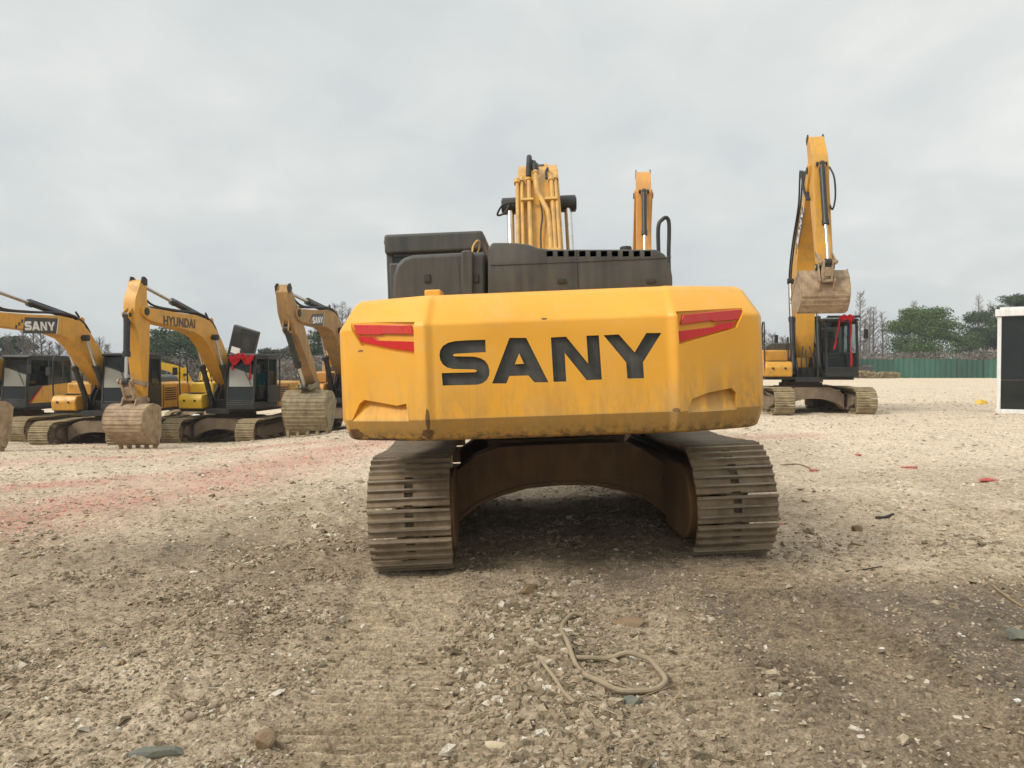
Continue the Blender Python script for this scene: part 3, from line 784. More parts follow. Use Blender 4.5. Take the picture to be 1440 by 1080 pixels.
def cw_rings(tail=-2.9, k=1.0):
    base = [(-1.43, -2.1, 1, 0), (-1.43, -2.53, 1, -.25), (-1.38, -2.645, .8, -.75), (-.835, -2.905, .35, -.95), (-.79, -2.925, .2, -1), (-.745, -2.895, .1, -1)]
    half = base; full = half + [(-x, y, nx, ny) for x, y, nx, ny in half[::-1]]
    ins = [(1.055, .13), (1.07, .07), (1.20, 0), (1.805, 0), (1.975, .14), (2.01, .20)]
    dy = tail + 2.9
    rings = []
    for z, i in ins:
        ring = []
        for x, y, nx, ny in full:
            sx = 1 if x < 0 else -1
            zz = z
            ring.append((x + sx * nx * i * (.75 if z > 1.9 else .6), (y if y < -2.2 else y) + dy - ny * i, zz))
        rings.append(ring)
    return rings

def counterweight(root, mat, tail=-2.9):
    rings = cw_rings(tail); mb = MB(); n = len(rings[0]); vs = [p for r_ in rings for p in r_]
    fs = []
    for j in range(len(rings) - 1):
        for i in range(n - 1):
            a = j * n + i; fs.append((a, a + 1, a + n + 1, a + n))
        fs.append((j * n + n - 1, j * n, (j + 1) * n, (j + 1) * n + n - 1))
    fs.append(tuple(range(n))[::-1]); fs.append(tuple(range((len(rings) - 1) * n, len(rings) * n)))
    mb.add(vs, fs)
    return mb.build('counterweight', mat, root, .014, 3, smooth=25)

def upper_generic(root, paint='yellow', tail=-2.9, body='hood', grill=True, lid_open=False, boxpaint=None):
    mb = MB(); mb.box(-1.30, 1.30, tail + .75, 1.25, 1.07, 1.16); mb.box(-.40, .40, -.6, 1.3, 1.0, 1.14)
    mb.prism([(-.5, 1.16), (1.15, 1.16), (1.1, 1.4), (.6, 2.1), (.2, 2.1), (-.2, 1.5)], -.33, -.28); mb.prism([(-.5, 1.16), (1.15, 1.16), (1.1, 1.4), (.6, 2.1), (.2, 2.1), (-.2, 1.5)], .28, .33)
    mb.box(-.25, .25, .0, .9, 1.16, 1.45)
    mb.tube([(-.15, 1.0, 1.3), (-.18, 1.1, 1.6), (-.1, .8, 2.1)], .025, 6); mb.tube([(.15, 1.0, 1.3), (.2, 1.1, 1.6), (.1, .8, 2.1)], .025, 6); mb.tube([(.02, 1.0, 1.25), (.05, 1.15, 1.5), (.02, .8, 2.0)], .025, 6)
    mb.build('deck', M['dark'], root, .008)
    counterweight(root, M[paint], tail)
    mb = MB(); zt = 2.18
    mb.prism([(-1.32, 1.16), (-1.32, 1.95), (-1.22, 2.02), (1.22, 2.02), (1.32, 1.95), (1.32, 1.16)], tail + .8, -.32, 'y')
    o = mb.build('engine_housing', M[paint], root, .02, 3)
    if grill:
        for sx in (-1, 1):
            mb = MB()
            for i in range(6): mb.box(sx * 1.325 - .012, sx * 1.325 + .012, -1.25, -.5, 1.42 + i * .075, 1.455 + i * .075)
            mb.build('grill', M['dark'], o, .003)
            for y_ in (-1.35, -.42):
                mb = MB(); mb.box(sx * 1.325 - .006, sx * 1.325 + .006, y_ - .012, y_ + .012, 1.2, 1.92); mb.build('door_gap', M['dark'], o)
    mb = MB(); mb.prism([(-1.0, 2.02), (-.95, zt), (-.8, zt + .08), (.8, zt + .08), (.95, zt), (1.0, 2.02)], tail + .85, -.7, 'y')
    if not lid_open: mb.build('engine_hood', M[body], root, .03, 3)
    else:
        mb2 = MB(); mt = Matrix.Translation((.85, -1.7, 2.06)) @ Matrix.Rotation(R(-17), 4, 'Y') @ Matrix.Rotation(R(-6), 4, 'X')
        mb2.box(-.48, .48, -.10, .12, 0, 1.95, mat=mt); ho = mb2.build('engine_hood', M['black'], root, .03, 3)
        mb3 = MB(); mb3.box(.02, .36, .121, .13, .95, 1.18, mat=mt); mb3.build('label_plate', M['white'], ho)
    # right side: tank and tool box with steps, handrail
    bp = M[boxpaint or paint]
    mb = MB(); mb.box(.48, 1.30, -.30, .62, 1.16, 2.0); mb.build('fuel_tank', bp, root, .05, 3)
    mb = MB(); mb.prism([(.62, 1.16), (1.36, 1.16), (1.40, 1.45), (1.30, 1.62), (.62, 1.66)], .50, 1.30); tb = mb.build('tool_box', bp, root, .04, 3)
    for x in (.72, 1.08):
        mb = MB(); mb.cyl((x, 1.36, 1.42), (x, 1.42, 1.42), .035); mb.build('latch', M['dark'], tb)
    mb = MB(); mb.box(.60, 1.2, .78, 1.18, 1.665, 1.675); mb.build('step_plate', M['dark'], tb)
    mb = MB()
    mb.tube([(1.28, 1.25, 1.18), (1.32, 1.25, 2.0), (1.32, 1.2, 2.75), (1.32, 1.0, 2.85), (1.32, .8, 2.75), (1.32, .75, 2.0)], .024, 7)
    mb.build('handrail', M['black'], root); mb = MB(); mb.tube([(.55, .9, 1.6), (.55, .95, 2.3), (.55, .75, 2.35), (.55, .6, 2.0)], .020, 7)
    mb.build('handrail', M['black'], root)
    mb = MB(); mb.tube([(1.34, 1.1, 2.3), (1.5, 1.2, 2.35)], .012, 5); mb.box(1.42, 1.58, 1.18, 1.22, 2.25, 2.5); mb.build('side_mirror', M['dark'], root, .01)
    mb = MB(); mb.cyl((.55, -1.2, 2.2), (.55, -1.2, 2.55), .06, n=12); mb.build('exhaust', M['dark'], root)

def ribbon(root_m, label, x0, x1, y, z, tails, drape=.3):
    """knotted red cloth on the cab's front roof edge (a thing of its own)"""
    e = empty('red_ribbon'); e.matrix_world = root_m @ Matrix.Translation(((x0 + x1) / 2, y, z))
    tag(e, label, 'ribbon', 'red ribbons tied on the cabs')
    xm = (x0 + x1) / 2
    mb = MB(); rr = random.Random(int(abs(x0) * 100) + len(tails))
    n = 14; rows = 5; vs = []
    for j in range(rows):
        for i in range(n + 1):
            t = i / n; x = x0 + (x1 - x0) * t - xm
            sag = drape * (0.35 + .65 * abs(math.sin(t * math.pi * 2.0))) * j / (rows - 1)
            vs.append((x, .03 * math.sin(t * 19 + j) + .02 + .02 * j, .05 - sag + .02 * math.sin(t * 31)))
    fs = [(j * (n + 1) + i, j * (n + 1) + i + 1, (j + 1) * (n + 1) + i + 1, (j + 1) * (n + 1) + i) for j in range(rows - 1) for i in range(n)]
    mb.add(vs, fs); o = mb.build('swag', M['red_cloth'], e); s = o.modifiers.new('s', 'SOLIDIFY'); s.thickness = .012
    mb = MB()
    for q in (-.06, .06):
        mb.tube([(q * .2, .08, .0), (q * 1.2, .12, .07), (q * 2.2, .10, .02), (q * 1.4, .11, -.05), (q * .2, .09, -.01)], .035, 7)
    mb.cyl((0, .05, 0), (0, .13, 0), .045); mb.build('bow', M['red_cloth'], e)
    for (tx, ln, lean) in tails:
        mb = MB(); m_ = 12; vs = []
        for j in range(m_ + 1):
            t = j / m_; xx = tx - xm + lean * t; w = .022 + .010 * math.sin(t * 9)
            yy = .06 + .02 * math.sin(t * 11 + tx); vs += [(xx - w, yy, -ln * t), (xx + w, yy + .012, -ln * t)]
        mb.add(vs, [(2 * j, 2 * j + 1, 2 * j + 3, 2 * j + 2) for j in range(m_)])
        o = mb.build('ribbon_tail', M['red_cloth'], e); s = o.modifiers.new('s', 'SOLIDIFY'); s.thickness = .006
    return e

def place(o, X, Y, psi, g=None, roll=0, scale=1):
    """psi: heading of the machine's front, clockwise from +Y, degrees"""
    z = gz(X, Y) if g is None else g
    o.matrix_world = Matrix.Translation((X, Y, z)) @ Matrix.Rotation(R(roll), 4, 'Y') @ Matrix.Rotation(-R(psi), 4, 'Z') @ Matrix.Scale(scale, 4)
    return o.matrix_world.copy()

# ================================================================== MAIN MACHINE (seen from behind)
m1 = empty('excavator')
tag(m1, 'large yellow excavator in the foreground seen from behind, its counterweight across the picture', 'excavator', 'excavators parked in the yard')
m1m = place(m1, .40, 7.75, 2.0, .045, -2.1)
m1i = m1m.inverted()
def on1(px, py, P, n):
    """photo pixel -> local point on a plane of the main machine"""
    o = m1i @ CAM; d = (m1i.to_3x3() @ ray(px, py)); P = Vector(P); n = Vector(n)
    t = (P - o).dot(n) / d.dot(n); return o + d * t

def main_machine():
    undercarriage(m1, R(3.9), 'track', 'rustmud', detail=True)
    # deck, underside
    mb = MB(); mb.box(-1.25, 1.28, -2.2, 1.3, 1.07, 1.2); mb.box(-.5, .5, -2.1, 1.3, .99, 1.068)
    for sx in (-.33, .28): mb.prism([(-.5, 1.2), (1.15, 1.2), (1.1, 1.4), (.6, 2.1), (.2, 2.1), (-.2, 1.5)], sx, sx + .05)
    for i in range(5): mb.tube([(-.9 + i * .12, -1.3, 1.04), (-.9 + i * .1, -.6, .98), (-.6 + i * .1, 0, 1.03)], .02, 6)
    mb.build('deck', M['dark'], m1, .01)
    # counterweight with cut lettering and pockets
    cwm, nt, b = new_mat('counterweight_yellow')
    v = tcoord(nt); sx = nd(nt, 'ShaderNodeSeparateXYZ'); nt.links.new(v, sx.inputs[0]); X_, Y_, Z_ = sx.outputs
    n1 = noise(nt, v, 1.6, 6, 0.6); nf = noise(nt, v, 22, 8, 0.75)
    st = noise(nt, tcoord(nt, (5, 2, 1.1)), 1.6, 8, 0.72, 0.6); st2 = noise(nt, tcoord(nt, (50, 8, 1.6)), 1.2, 5, 0.7)
    c = ramp(nt, n1, [(0.3, (0.70, 0.330, 0.028)), (0.55, (0.77, 0.368, 0.036)), (0.75, (0.76, 0.40, 0.065))])
    def mr(val, a, b_, lo=0, hi=1):
        n = nd(nt, 'ShaderNodeMapRange'); n.interpolation_type = 'SMOOTHSTEP'; nt.links.new(val, n.inputs[0])
        n.inputs[1].default_value = a; n.inputs[2].default_value = b_; n.inputs[3].default_value = lo; n.inputs[4].default_value = hi
        return n.outputs[0]
    low = mr(Z_, 1.62, 1.08)
    grime = mth(nt, 'MULTIPLY', low, mr(st, .38, .62), clamp=True)
    c = mixc(nt, mth(nt, 'MULTIPLY', grime, .55), c, (0.33, 0.20, 0.075))
    right = mth(nt, 'MULTIPLY', mr(X_, .62, .95), mr(st, .42, .58))
    c = mixc(nt, mth(nt, 'MULTIPLY', mth(nt, 'MULTIPLY', right, low), .5), c, (0.30, 0.20, 0.09))
    band = mr(Z_, 1.215, 1.195)
    c = mixc(nt, mth(nt, 'MULTIPLY', band, mth(nt, 'MULTIPLY_ADD', nf, .8, .22, clamp=True)), c, (0.42, 0.26, 0.09))
    botm = mth(nt, 'MULTIPLY', mr(Z_, 1.16, 1.05), mr(nf, .45, .6)); c = mixc(nt, botm, c, (0.10, 0.065, 0.035))
    c = mixc(nt, mth(nt, 'MULTIPLY', mr(st2, .60, .72), mth(nt, 'MULTIPLY', mr(Z_, 1.8, 1.2), .28)), c, (0.22, 0.13, 0.05))
    # chipped, dented seam low on the left and chipped lower left corner
    def spot(cx, cz, rx, rz, thr):
        a = mth(nt, 'POWER', mth(nt, 'DIVIDE', mth(nt, 'SUBTRACT', X_, cx), rx), 2.0)
        d = mth(nt, 'POWER', mth(nt, 'DIVIDE', mth(nt, 'SUBTRACT', Z_, cz), rz), 2.0)
        return mth(nt, 'GREATER_THAN', mth(nt, 'SUBTRACT', mth(nt, 'MULTIPLY', nf, 2.0), mth(nt, 'ADD', a, d)), thr)
    for q in ((-.79, 1.20, .016, .08, .25), (-.80, 1.11, .06, .035, .45), (-1.33, 1.10, .08, .05, .35), (-.03, 1.815, .03, .012, .75), (-1.25, 1.66, .03, .012, .65), (.78, 1.21, .035, .018, .55), (-1.12, 1.055, .25, .025, .4)):
        c = mixc(nt, mth(nt, 'MULTIPLY', spot(*q), .85), c, (0.085, 0.045, 0.022))
    edge = mth(nt, 'MULTIPLY', mr(st2, .55, .6), mr(Z_, 1.93, 2.0)); c = mixc(nt, mth(nt, 'MULTIPLY', edge, .3), c, (0.35, 0.2, 0.07))
    scr = mth(nt, 'MULTIPLY', mr(noise(nt, tcoord(nt, (1.5, 1.5, 75)), 1.6, 6, .8, .3), .66, .70), mr(noise(nt, v, 3.3, 3), .5, .6))
    c = mixc(nt, mth(nt, 'MULTIPLY', scr, .45), c, (0.40, 0.26, 0.12))
    film = mth(nt, 'MULTIPLY', mr(noise(nt, v, 4.5, 8, .75, .5), .45, .7), .22); c = mixc(nt, film, c, (0.62, 0.43, 0.19))
    chips = mr(noise(nt, v, 30, 6, .8), .705, .72); c = mixc(nt, chips, c, (0.12, 0.06, 0.02))
    nt.links.new(c, b.inputs['Base Color']); nt.links.new(mth(nt, 'MULTIPLY_ADD', grime, .3, .42), b.inputs['Roughness'])
    b.inputs['Specular IOR Level'].default_value = 0.4
    hgt = mth(nt, 'MULTIPLY_ADD', n1, .8, mth(nt, 'MULTIPLY', nf, .12)); bump(nt, b, hgt, .25, .02)
    cw = counterweight(m1, cwm)
    bake(cw)
    cut = MB()
    # centre plane frame, text
    y0 = -2.8952
    o = on1(622, 542, (0, y0, 0), (0, 1, 0)); o.y = y0
    u = Vector((1, 0, 0)); w = Vector((0, 0, 1)); n = Vector((0, -1, 0))
    end = on1(928, 470, (0, y0, 0), (0, 1, 0)); kk = (end.x - o.x) / (306 * K)
    frt = (o, u, w, n)
    for L_ in SANY: letter_solid(cut, L_, frt, -.032, .05, 0, kk)
    # side panels: reflector pocket and the wedge-shaped lower pocket
    refl = []
    for sgn in (-1, 1):
        a = Vector((sgn * .835, -2.905, 0)); b_ = Vector((sgn * 1.38, -2.645, 0))
        uu = (b_ - a).normalized(); nn = Vector((uu.y, -uu.x, 0)) if sgn > 0 else Vector((-uu.y, uu.x, 0))
        if nn.y > 0: nn = -nn
        pts = [(556 + 4, 452), (489, 452), (506, 479), (583, 498), (580, 452)] if False else None
        if sgn < 0:
            A = lambda l: [on1(460 + x / 4.5, 390 + y / 4.5, a, nn) for x, y in l]
            P = A([(122, 282), (545, 282), (552, 492), (215, 432)])
            r1 = A([(155, 300), (515, 302), (537, 360), (345, 357), (322, 364), (176, 362)]); r2 = A([(186, 374), (288, 377), (312, 400), (545, 407), (545, 470), (400, 450), (207, 410)])
            V = A([(205, 800), (235, 775), (440, 812), (500, 800), (520, 925), (150, 925)])
        else:
            A = lambda l: [on1(760 + x / 4.5, 390 + y / 4.5, a, nn) for x, y in l]
            P = A([(866, 215), (1300, 190), (1245, 318), (880, 425)])
            r1 = A([(915, 235), (1288, 200), (1262, 265), (1110, 280), (1095, 272), (900, 298)]); r2 = A([(888, 340), (1115, 312), (1140, 290), (1250, 278), (1225, 318), (888, 408)])
            V = A([(960, 770), (1060, 730), (1210, 700), (1240, 730), (1245, 860), (930, 875)])
        up = Vector((0, 0, 1)); org = a
        def uv(p): return ((p - org).dot(uu), (p - org).dot(up))
        fr = (org, uu, up, nn)
        letter_solid(cut, [[uv(p) for p in P]], fr, -.034, .06, 1)
        refl.append((fr, [uv(p) for p in r1], [uv(p) for p in r2]))
        # wedge: deep at its top edge, running out to the surface at its bottom
        q = [uv(p) for p in V]; ztop = max(z for _, z in q); zbot = min(z for _, z in q)
        base = len(cut.v); N = len(q); vs = []
        for dd in (0, 1):
            for (a_, z_) in q:
                t = (z_ - zbot) / (ztop - zbot); dep = -.045 * min(1, t * 1.25) - .0005 if dd == 0 else .06
                if t < .05 and dd == 0: dep = .002
                vs.append(org + uu * a_ + up * z_ + nn * dep)
        ar = sum(q[i][0] * q[(i + 1) % N][1] - q[(i + 1) % N][0] * q[i][1] for i in range(N))
        _, tr = tess([q])
        fs = []
        for t_ in tr:
            a_, b2, c_ = [q[i] for i in t_]
            t_ = t_ if (b2[0] - a_[0]) * (c_[1] - a_[1]) - (b2[1] - a_[1]) * (c_[0] - a_[0]) > 0 else t_[::-1]
            fs.append(t_[::-1]); fs.append(tuple(i + N for i in t_))
        for i in range(N):
            a_, b2 = i, (i + 1) % N
            if ar < 0: a_, b2 = b2, a_
            fs.append((a_, b2, N + b2, N + a_))
        if uu.cross(up).dot(nn) < 0: fs = [f[::-1] for f in fs]
        cut.add(vs, fs, 1)
    co = cut.build('cutter', [M['letter_black'], cwm], m1, smooth=0)
    cw.data.materials.append(M['letter_black'])
    bm = cw.modifiers.new('b', 'BOOLEAN'); bm.operation = 'DIFFERENCE'; bm.object = co; bm.solver = 'EXACT'; bm.material_mode = 'TRANSFER'
    try: bm.use_self = False
    except Exception: pass
    bake(cw); bpy.data.objects.remove(co)
    cw.data.set_sharp_from_angle(angle=R(22))
    for L_ in SANY:
        mb = MB(); letter_solid(mb, L_, frt, -.0305, -.027, 0, kk); mb.build('letter', M['letter_black'], cw, smooth=0)
    for fr, r1, r2 in refl:
        mb = MB(); letter_solid(mb, [r1], fr, -.0335, -.016); mb.build('reflector', M['pink_light'], cw, .003)
        mb = MB(); letter_solid(mb, [r2], fr, -.0335, -.016); mb.build('reflector', M['red_light'], cw, .003)
    # engine hood with vent slots
    Yh = -2.33
    H = lambda pts, y=Yh: [(q.x, q.z) for q in (on1(px, py, (0, y, 0), (0, 1, 0)) for px, py in pts)]
    prof = H([(686, 420), (686, 349), (692, 341), (722, 341), (742, 343), (757, 348.5), (775, 350.5), (900, 350.5), (922, 350.5), (935, 357), (943, 372), (946, 390), (946, 420)])
    mb = MB(); mb.prism(prof, Yh, -.9, 'y'); hd = mb.build('engine_hood', M['hood'], m1, .016, 3, smooth=50); bake(hd)
    cut = MB()
    zs = []
    for i in range(10):
        px = 773 + i * 15.3
        a = on1(px - 4.6, 353.0, (0, Yh, 0), (0, 1, 0)); b2 = on1(px + 4.6, 360.5, (0, Yh, 0), (0, 1, 0))
        cut.box(a.x, b2.x, Yh - .05, Yh + .30, b2.z, a.z)
    co = cut.build('cutter', M['dark'], m1, smooth=0)
    hd.data.materials.append(M['dark'])
    bm = hd.modifiers.new('b', 'BOOLEAN'); bm.operation = 'DIFFERENCE'; bm.object = co; bm.solver = 'EXACT'; bm.material_mode = 'TRANSFER'
    bake(hd); bpy.data.objects.remove(co)
    hd.data.set_sharp_from_angle(angle=R(40))
    mb = MB(); c_ = on1(880, 351, (0, -1.6, 0), (0, 1, 0)); mb.cyl((c_.x, -1.6, c_.z - .05), (c_.x, -1.6, c_.z + .025), .055, .045, 16); mb.build('filler_cap', M['dark'], m1, .01)
    mb = MB(); mb.box(-.35, .85, -2.28, -.9, 1.98, 2.10); mb.build('hood_base', M['dark'], m1)
    mb = MB(); mb.box(-1.30, 1.30, -2.12, -.62, 1.2, 1.97); mb.build('engine_housing', M['yellow'], m1, .03, 3)
    # left service cover: rounded box with a raised rib
    Yc = -2.20
    prof = H([(551, 430), (552, 388), (557, 372), (566, 362), (580, 358), (640, 355), (683, 354), (684, 430)], Yc)
    mb = MB(); mb.prism(prof, Yc, -.95, 'y'); sc = mb.build('service_cover', M['hood'], m1, .03, 4, smooth=50)
    prof = H([(648, 430), (648, 354), (652, 351.5), (661, 351.5), (665, 354), (665, 430)], Yc - .03)
    mb = MB(); mb.prism(prof, Yc - .03, -1.0, 'y'); mb.build('cover_rib', M['hood'], sc, .012, 3)
    mb = MB(); c_ = on1(612, 411, (0, -2.35, 0), (0, 1, 0)); mb.box(c_.x - .055, c_.x + .055, -2.5, -2.3, c_.z - .06, c_.z + .004); mb.build('hinge_bracket', cwm, m1, .01)
    mb = MB(); q = [on1(px, py, (0, -2.0, 0), (0, 1, 0)) for px, py in ((664, 356), (665, 345), (670, 337), (673, 338), (672, 347), (668, 354), (671, 357))]
    mb.tube([(p.x, -2.0 + .03 * i, p.z) for i, p in enumerate(q)], .008, 6); mb.build('cable_loop', M['pipe_yellow'], m1)
    # cab seen from behind
    cab(m1, -1.535, -.58, -.22, 1.58, 1.2, 2.84, frame='hood', rearwin=True, thick_roof=True)
    mb = MB(); mb.box(-1.50, -.61, -.29, -.225, 1.9, 2.58); mb.build('rear_panel', M['hood'], m1, .02, 3)
    for px in (569, 656):
        p_ = on1(px, 326, (0, .2, 0), (0, 1, 0)); mb = MB(); mb.cyl((p_.x, .2, 2.80), (p_.x, .2, 2.93), .008, .004, 6); mb.cyl((p_.x, .2, 2.83), (p_.x, .2, 2.87), .025, .015, 8); mb.build('antenna', M['dark'], m1)
    for px_, y_ in ((600, Yc), (668, Yc)):
        a = on1(px_, 366, (0, y_, 0), (0, 1, 0)); b2 = on1(px_, 405, (0, y_, 0), (0, 1, 0))
        mb = MB(); mb.box(a.x - .022, a.x + .022, y_ - .012, y_ - .001, b2.z + .04, b2.z + .10); mb.build('latch', M['dark'], sc, .004)
    for px_ in (790, 915):
        a = on1(px_, 396, (0, Yh, 0), (0, 1, 0)); mb = MB(); mb.box(a.x - .03, a.x + .03, Yh - .012, Yh - .001, a.z - .012, a.z + .018); mb.build('latch', M['dark'], hd, .004)
    a = on1(690, 372, (0, Yh, 0), (0, 1, 0)); b2 = on1(944, 372, (0, Yh, 0), (0, 1, 0)); mb = MB(); mb.box(a.x, b2.x, Yh - .006, Yh - .0005, a.z - .006, a.z + .002); mb.build('crease', M['hood'], hd)
    a = on1(812, 380, (0, Yh, 0), (0, 1, 0)); mb = MB(); mb.box(a.x - .003, a.x + .003, Yh - .003, Yh - .0005, a.z - .12, a.z + .14); mb.build('panel_gap', M['dark'], hd)
    # right tank, toolbox and handrail
    mb = MB(); mb.box(.48, 1.22, -.6, .62, 1.2, 1.9); mb.build('fuel_tank', M['yellow'], m1, .05, 3)
    mb = MB(); mb.box(.50, 1.22, .64, 1.36, 1.2, 1.55); mb.build('tool_box', M['yellow'], m1, .04, 3)
    hr = [(940.5, 368), (941, 330), (940.5, 312), (937, 306), (931, 309), (926, 318), (926, 352)]
    mb = MB(); q = [on1(px, py, (0, .45, 0), (0, 1, 0)) for px, py in hr]
    pts = [(q[0].x, .45, 1.9)] + [(p.x, .45, p.z) for i, p in enumerate(q)] + [(q[-1].x, .45, 1.9)]
    mb.tube(pts, .021, 8); mb.build('handrail', M['black'], m1)
    # boom, raised
    B = boom_set(m1, None, ang=R(25.5), B=(7.1, 2.1), bdir=-95, armext=.5, paint='yellow', bw=.50, hoses=False, cylfoot=(.95, 1.25), cyl_s=.5)
    f = B['f']; boom = B['boom']
    xs = [-.255, -.20, -.115, None, .155, .205]
    up = [(.35, .36), (.9, .66), (1.5, .99), (1.92, 1.165)]
    for i, x in enumerate(xs):
        mb = MB()
        if x is None:
            pts = [(.105, *f(.3, .36)), (.105, *f(1.15, .83)), (.09, *f(1.32, .93)), (-.02, *f(1.62, 1.09)), (-.03, *f(1.75, 1.15)), (-.03, *f(1.98, 1.25))]
            mb.tube(pts, .030, 8, False)
        else:
            e_ = 1.85 + .05 * (i % 3)
            pts = [(x, *f(a, b_ + .02)) for a, b_ in up[:-1]] + [(x, *f(e_, 1.17))]
            mb.tube(pts, .021 if i in (0, 1, 5) else .027, 8, False)
        e = Vector(pts[-1]); dr = (Vector(pts[-1]) - Vector(pts[-2])).normalized()
        mb.cyl(e - dr * .05, e + dr * .02, .040, n=8)
        mb.build('hydraulic_pipe', M['pipe_yellow'], boom)
    mb = MB()
    for s_ in (.78, 1.5):
        for x0 in (-.14, .14):
            mb = MB(); mb.box(x0 - .075, x0 + .075, -.02, .02, -.02, .055, mat=Matrix.Translation((0, *f(s_, .60 + (s_ - .78) * .55))) @ Matrix.Rotation(R(25.5 + 29), 4, 'X'))
            mb.build('pipe_clamp', M['pipe_yellow'], boom, .005)
    for pts, r_ in (([(-.115, *f(1.95, 1.2)), (-.11, *f(2.0, 1.27)), (-.10, *f(2.09, 1.37)), (-.10, *f(2.3, 1.36)), (-.1, *f(2.6, 1.22))], .034),
                    ([(-.03, *f(1.98, 1.25)), (-.035, *f(2.02, 1.29)), (-.05, *f(2.11, 1.32)), (-.06, *f(2.3, 1.28)), (-.06, *f(2.6, 1.2))], .042),
                    ([(.10, *f(1.9, 1.17)), (.10, *f(1.98, 1.24)), (.12, *f(2.08, 1.26)), (.12, *f(2.3, 1.2))], .016),
                    ([(-.26, *f(1.5, 1.0)), (-.42, *f(1.5, .98)), (-.50, *f(1.55, .85)), (-.42, *f(1.75, .82)), (-.36, *f(2.1, .86))], .012),
                    ([(.0, *f(.4, .40)), (.0, *f(1.0, .73)), (.03, *f(1.3, .90)), (-.01, *f(1.6, 1.06))], .010)):
        mb = MB(); mb.tube(pts, r_, 8); mb.build('hose', M['rubber'], boom)
    mb = MB()
    for sx in (-1, 1):
        c_ = f(2.15, .80); mb = MB(); mb.cyl((sx * .27, *c_), (sx * .46, *c_), .105, n=18); mb.cyl((sx * .46, *c_), (sx * .47, *c_), .08, n=18)
        mb.build('rod_end_cap', M['black'], boom, .01)
main_machine()

# ================================================================== OTHER MACHINES
G = 'excavators parked in the yard'
def machine(name, label, X, Y, psi, tracks_psi, g=None, paint='yellow', track='track_pale', scale=1, up={}, cb={}, bm={}, roll=0):
    r_ = empty(name); m = place(r_, X, Y, psi, g, roll, scale); tag(r_, label, 'excavator', G)
    undercarriage(r_, -R(tracks_psi - psi), track, 'mud')
    upper_generic(r_, paint, **up); cab(r_, **cb); boom_set(r_, None, paint=paint, **bm)
    return r_, m

m3, m3m = machine('excavator', 'muddy yellow excavator with HYUNDAI on its boom and black hood raised behind its open cab', -9.42, 26.2, 186.3, 184, -.93,
    up=dict(lid_open=True, boxpaint='bright_yellow'), cb=dict(door_open=True, seat='teal', screen='glass_pale_low'),
    bm=dict(ang=R(21.9), B=(5.55, 1.62), bdir=-88, side=-1, decal=('HYUNDAI', 4.02, .42, .27), bucketmat='bucket', bwidth=1.1, bscale=.90))
m4, m4m = machine('excavator', 'yellow excavator with white SANY on its boom, whose boom runs out of the left edge', -12.85, 25.0, 184.6, 183.5, -.93,
    up=dict(boxpaint='yellow'), cb=dict(screen='glass_pale_low'),
    bm=dict(ang=R(19.6), B=(5.5, 1.7), bdir=-80, side=-1, decal=('SANY', 3.95, .44, .26), bucketmat='bucket', bwidth=1.2))
m6, m6m = machine('excavator', 'dusty faded excavator with folded arm, half hidden left of the big counterweight', -5.5, 26.2, 184, 184, -.58,
    paint='yellow_old', up=dict(boxpaint='orange'), cb=dict(),
    bm=dict(ang=R(17.5), B=(3.75, 1.38), bdir=-62, side=-1, decal=('SANY', 4.15, .38, .20), bucketmat='bucket_mud', bwidth=1.25, teethmat='bucket_mud'))
m5, m5m = machine('excavator', 'yellow excavator at the far left edge with black cab and red-edged side panel', -17.6, 27.6, 186, 182, -.95,
    up=dict(tail=-2.1, grill=False), cb=dict(panel='yellow', yb=-.75, screen='glass_pale_low'), bm=dict(ang=R(12), B=(5.2, .9), bdir=-60, side=-1, hoses=False))
m2, m2m = machine('excavator', 'yellow excavator on the right facing the camera, bucket raised high above its cab', 9.3, 24.76, 189.3, 181, .12, roll=0,
    up=dict(), cb=dict(guard=True, blind=True, glass='glass_clear'),
    bm=dict(ang=R(71.3), B=(3.15, 4.27), bdir=-150, side=1, decal=('SANY', 3.9, .45, .25), bucketmat='bucket', bwidth=1.3, bscale=1.12, armext=1.1, hw=2.6, bw=.56, aw=.44, side_hoses=True))
m9, m9m = machine('excavator', 'orange excavator arm rising behind the right end of the dark engine hood', 4.66, 28.0, 187, 187, .1,
    paint='orange', up=dict(), cb=dict(), bm=dict(ang=R(71.3), B=(2.9, 4.55), bdir=-120, side=1, bucketmat='bucket', hw=2.8, bw=.6, aw=.48))
m10, _ = machine('excavator', 'small distant yellow excavator with low curved boom, behind the dark cab of the second machine', -15.6, 38.5, 150, 150, -.95,
    paint='bright_yellow', scale=.85, up=dict(), cb=dict(), bm=dict(ang=R(4), B=(5.4, .8), bdir=-80, side=-1, hoses=False))
m11, _ = machine('excavator', 'compact bright yellow excavator far behind the boom marked HYUNDAI', -14.6, 36.0, 205, 205, -.95,
    paint='bright_yellow', scale=.6, up=dict(), cb=dict(), bm=dict(ang=R(30), B=(4.6, 2.2), bdir=-80, side=-1, hoses=False))
m12, _ = machine('excavator', 'distant yellow excavator with crooked arm, seen between the folded arm and the big counterweight', -9.3, 38, 158, 150, -.85,
    paint='yellow', scale=.85, up=dict(), cb=dict(), bm=dict(ang=R(18), B=(4.2, 1.6), bdir=-70, side=-1, hoses=False))

mb = MB(); mb.prism([(1.36, 1.30), (.78, 1.88), (-.70, 1.98), (-.70, 1.30)], -1.393, -1.385); mb.build('lower_panel', M['yellow'], m5)
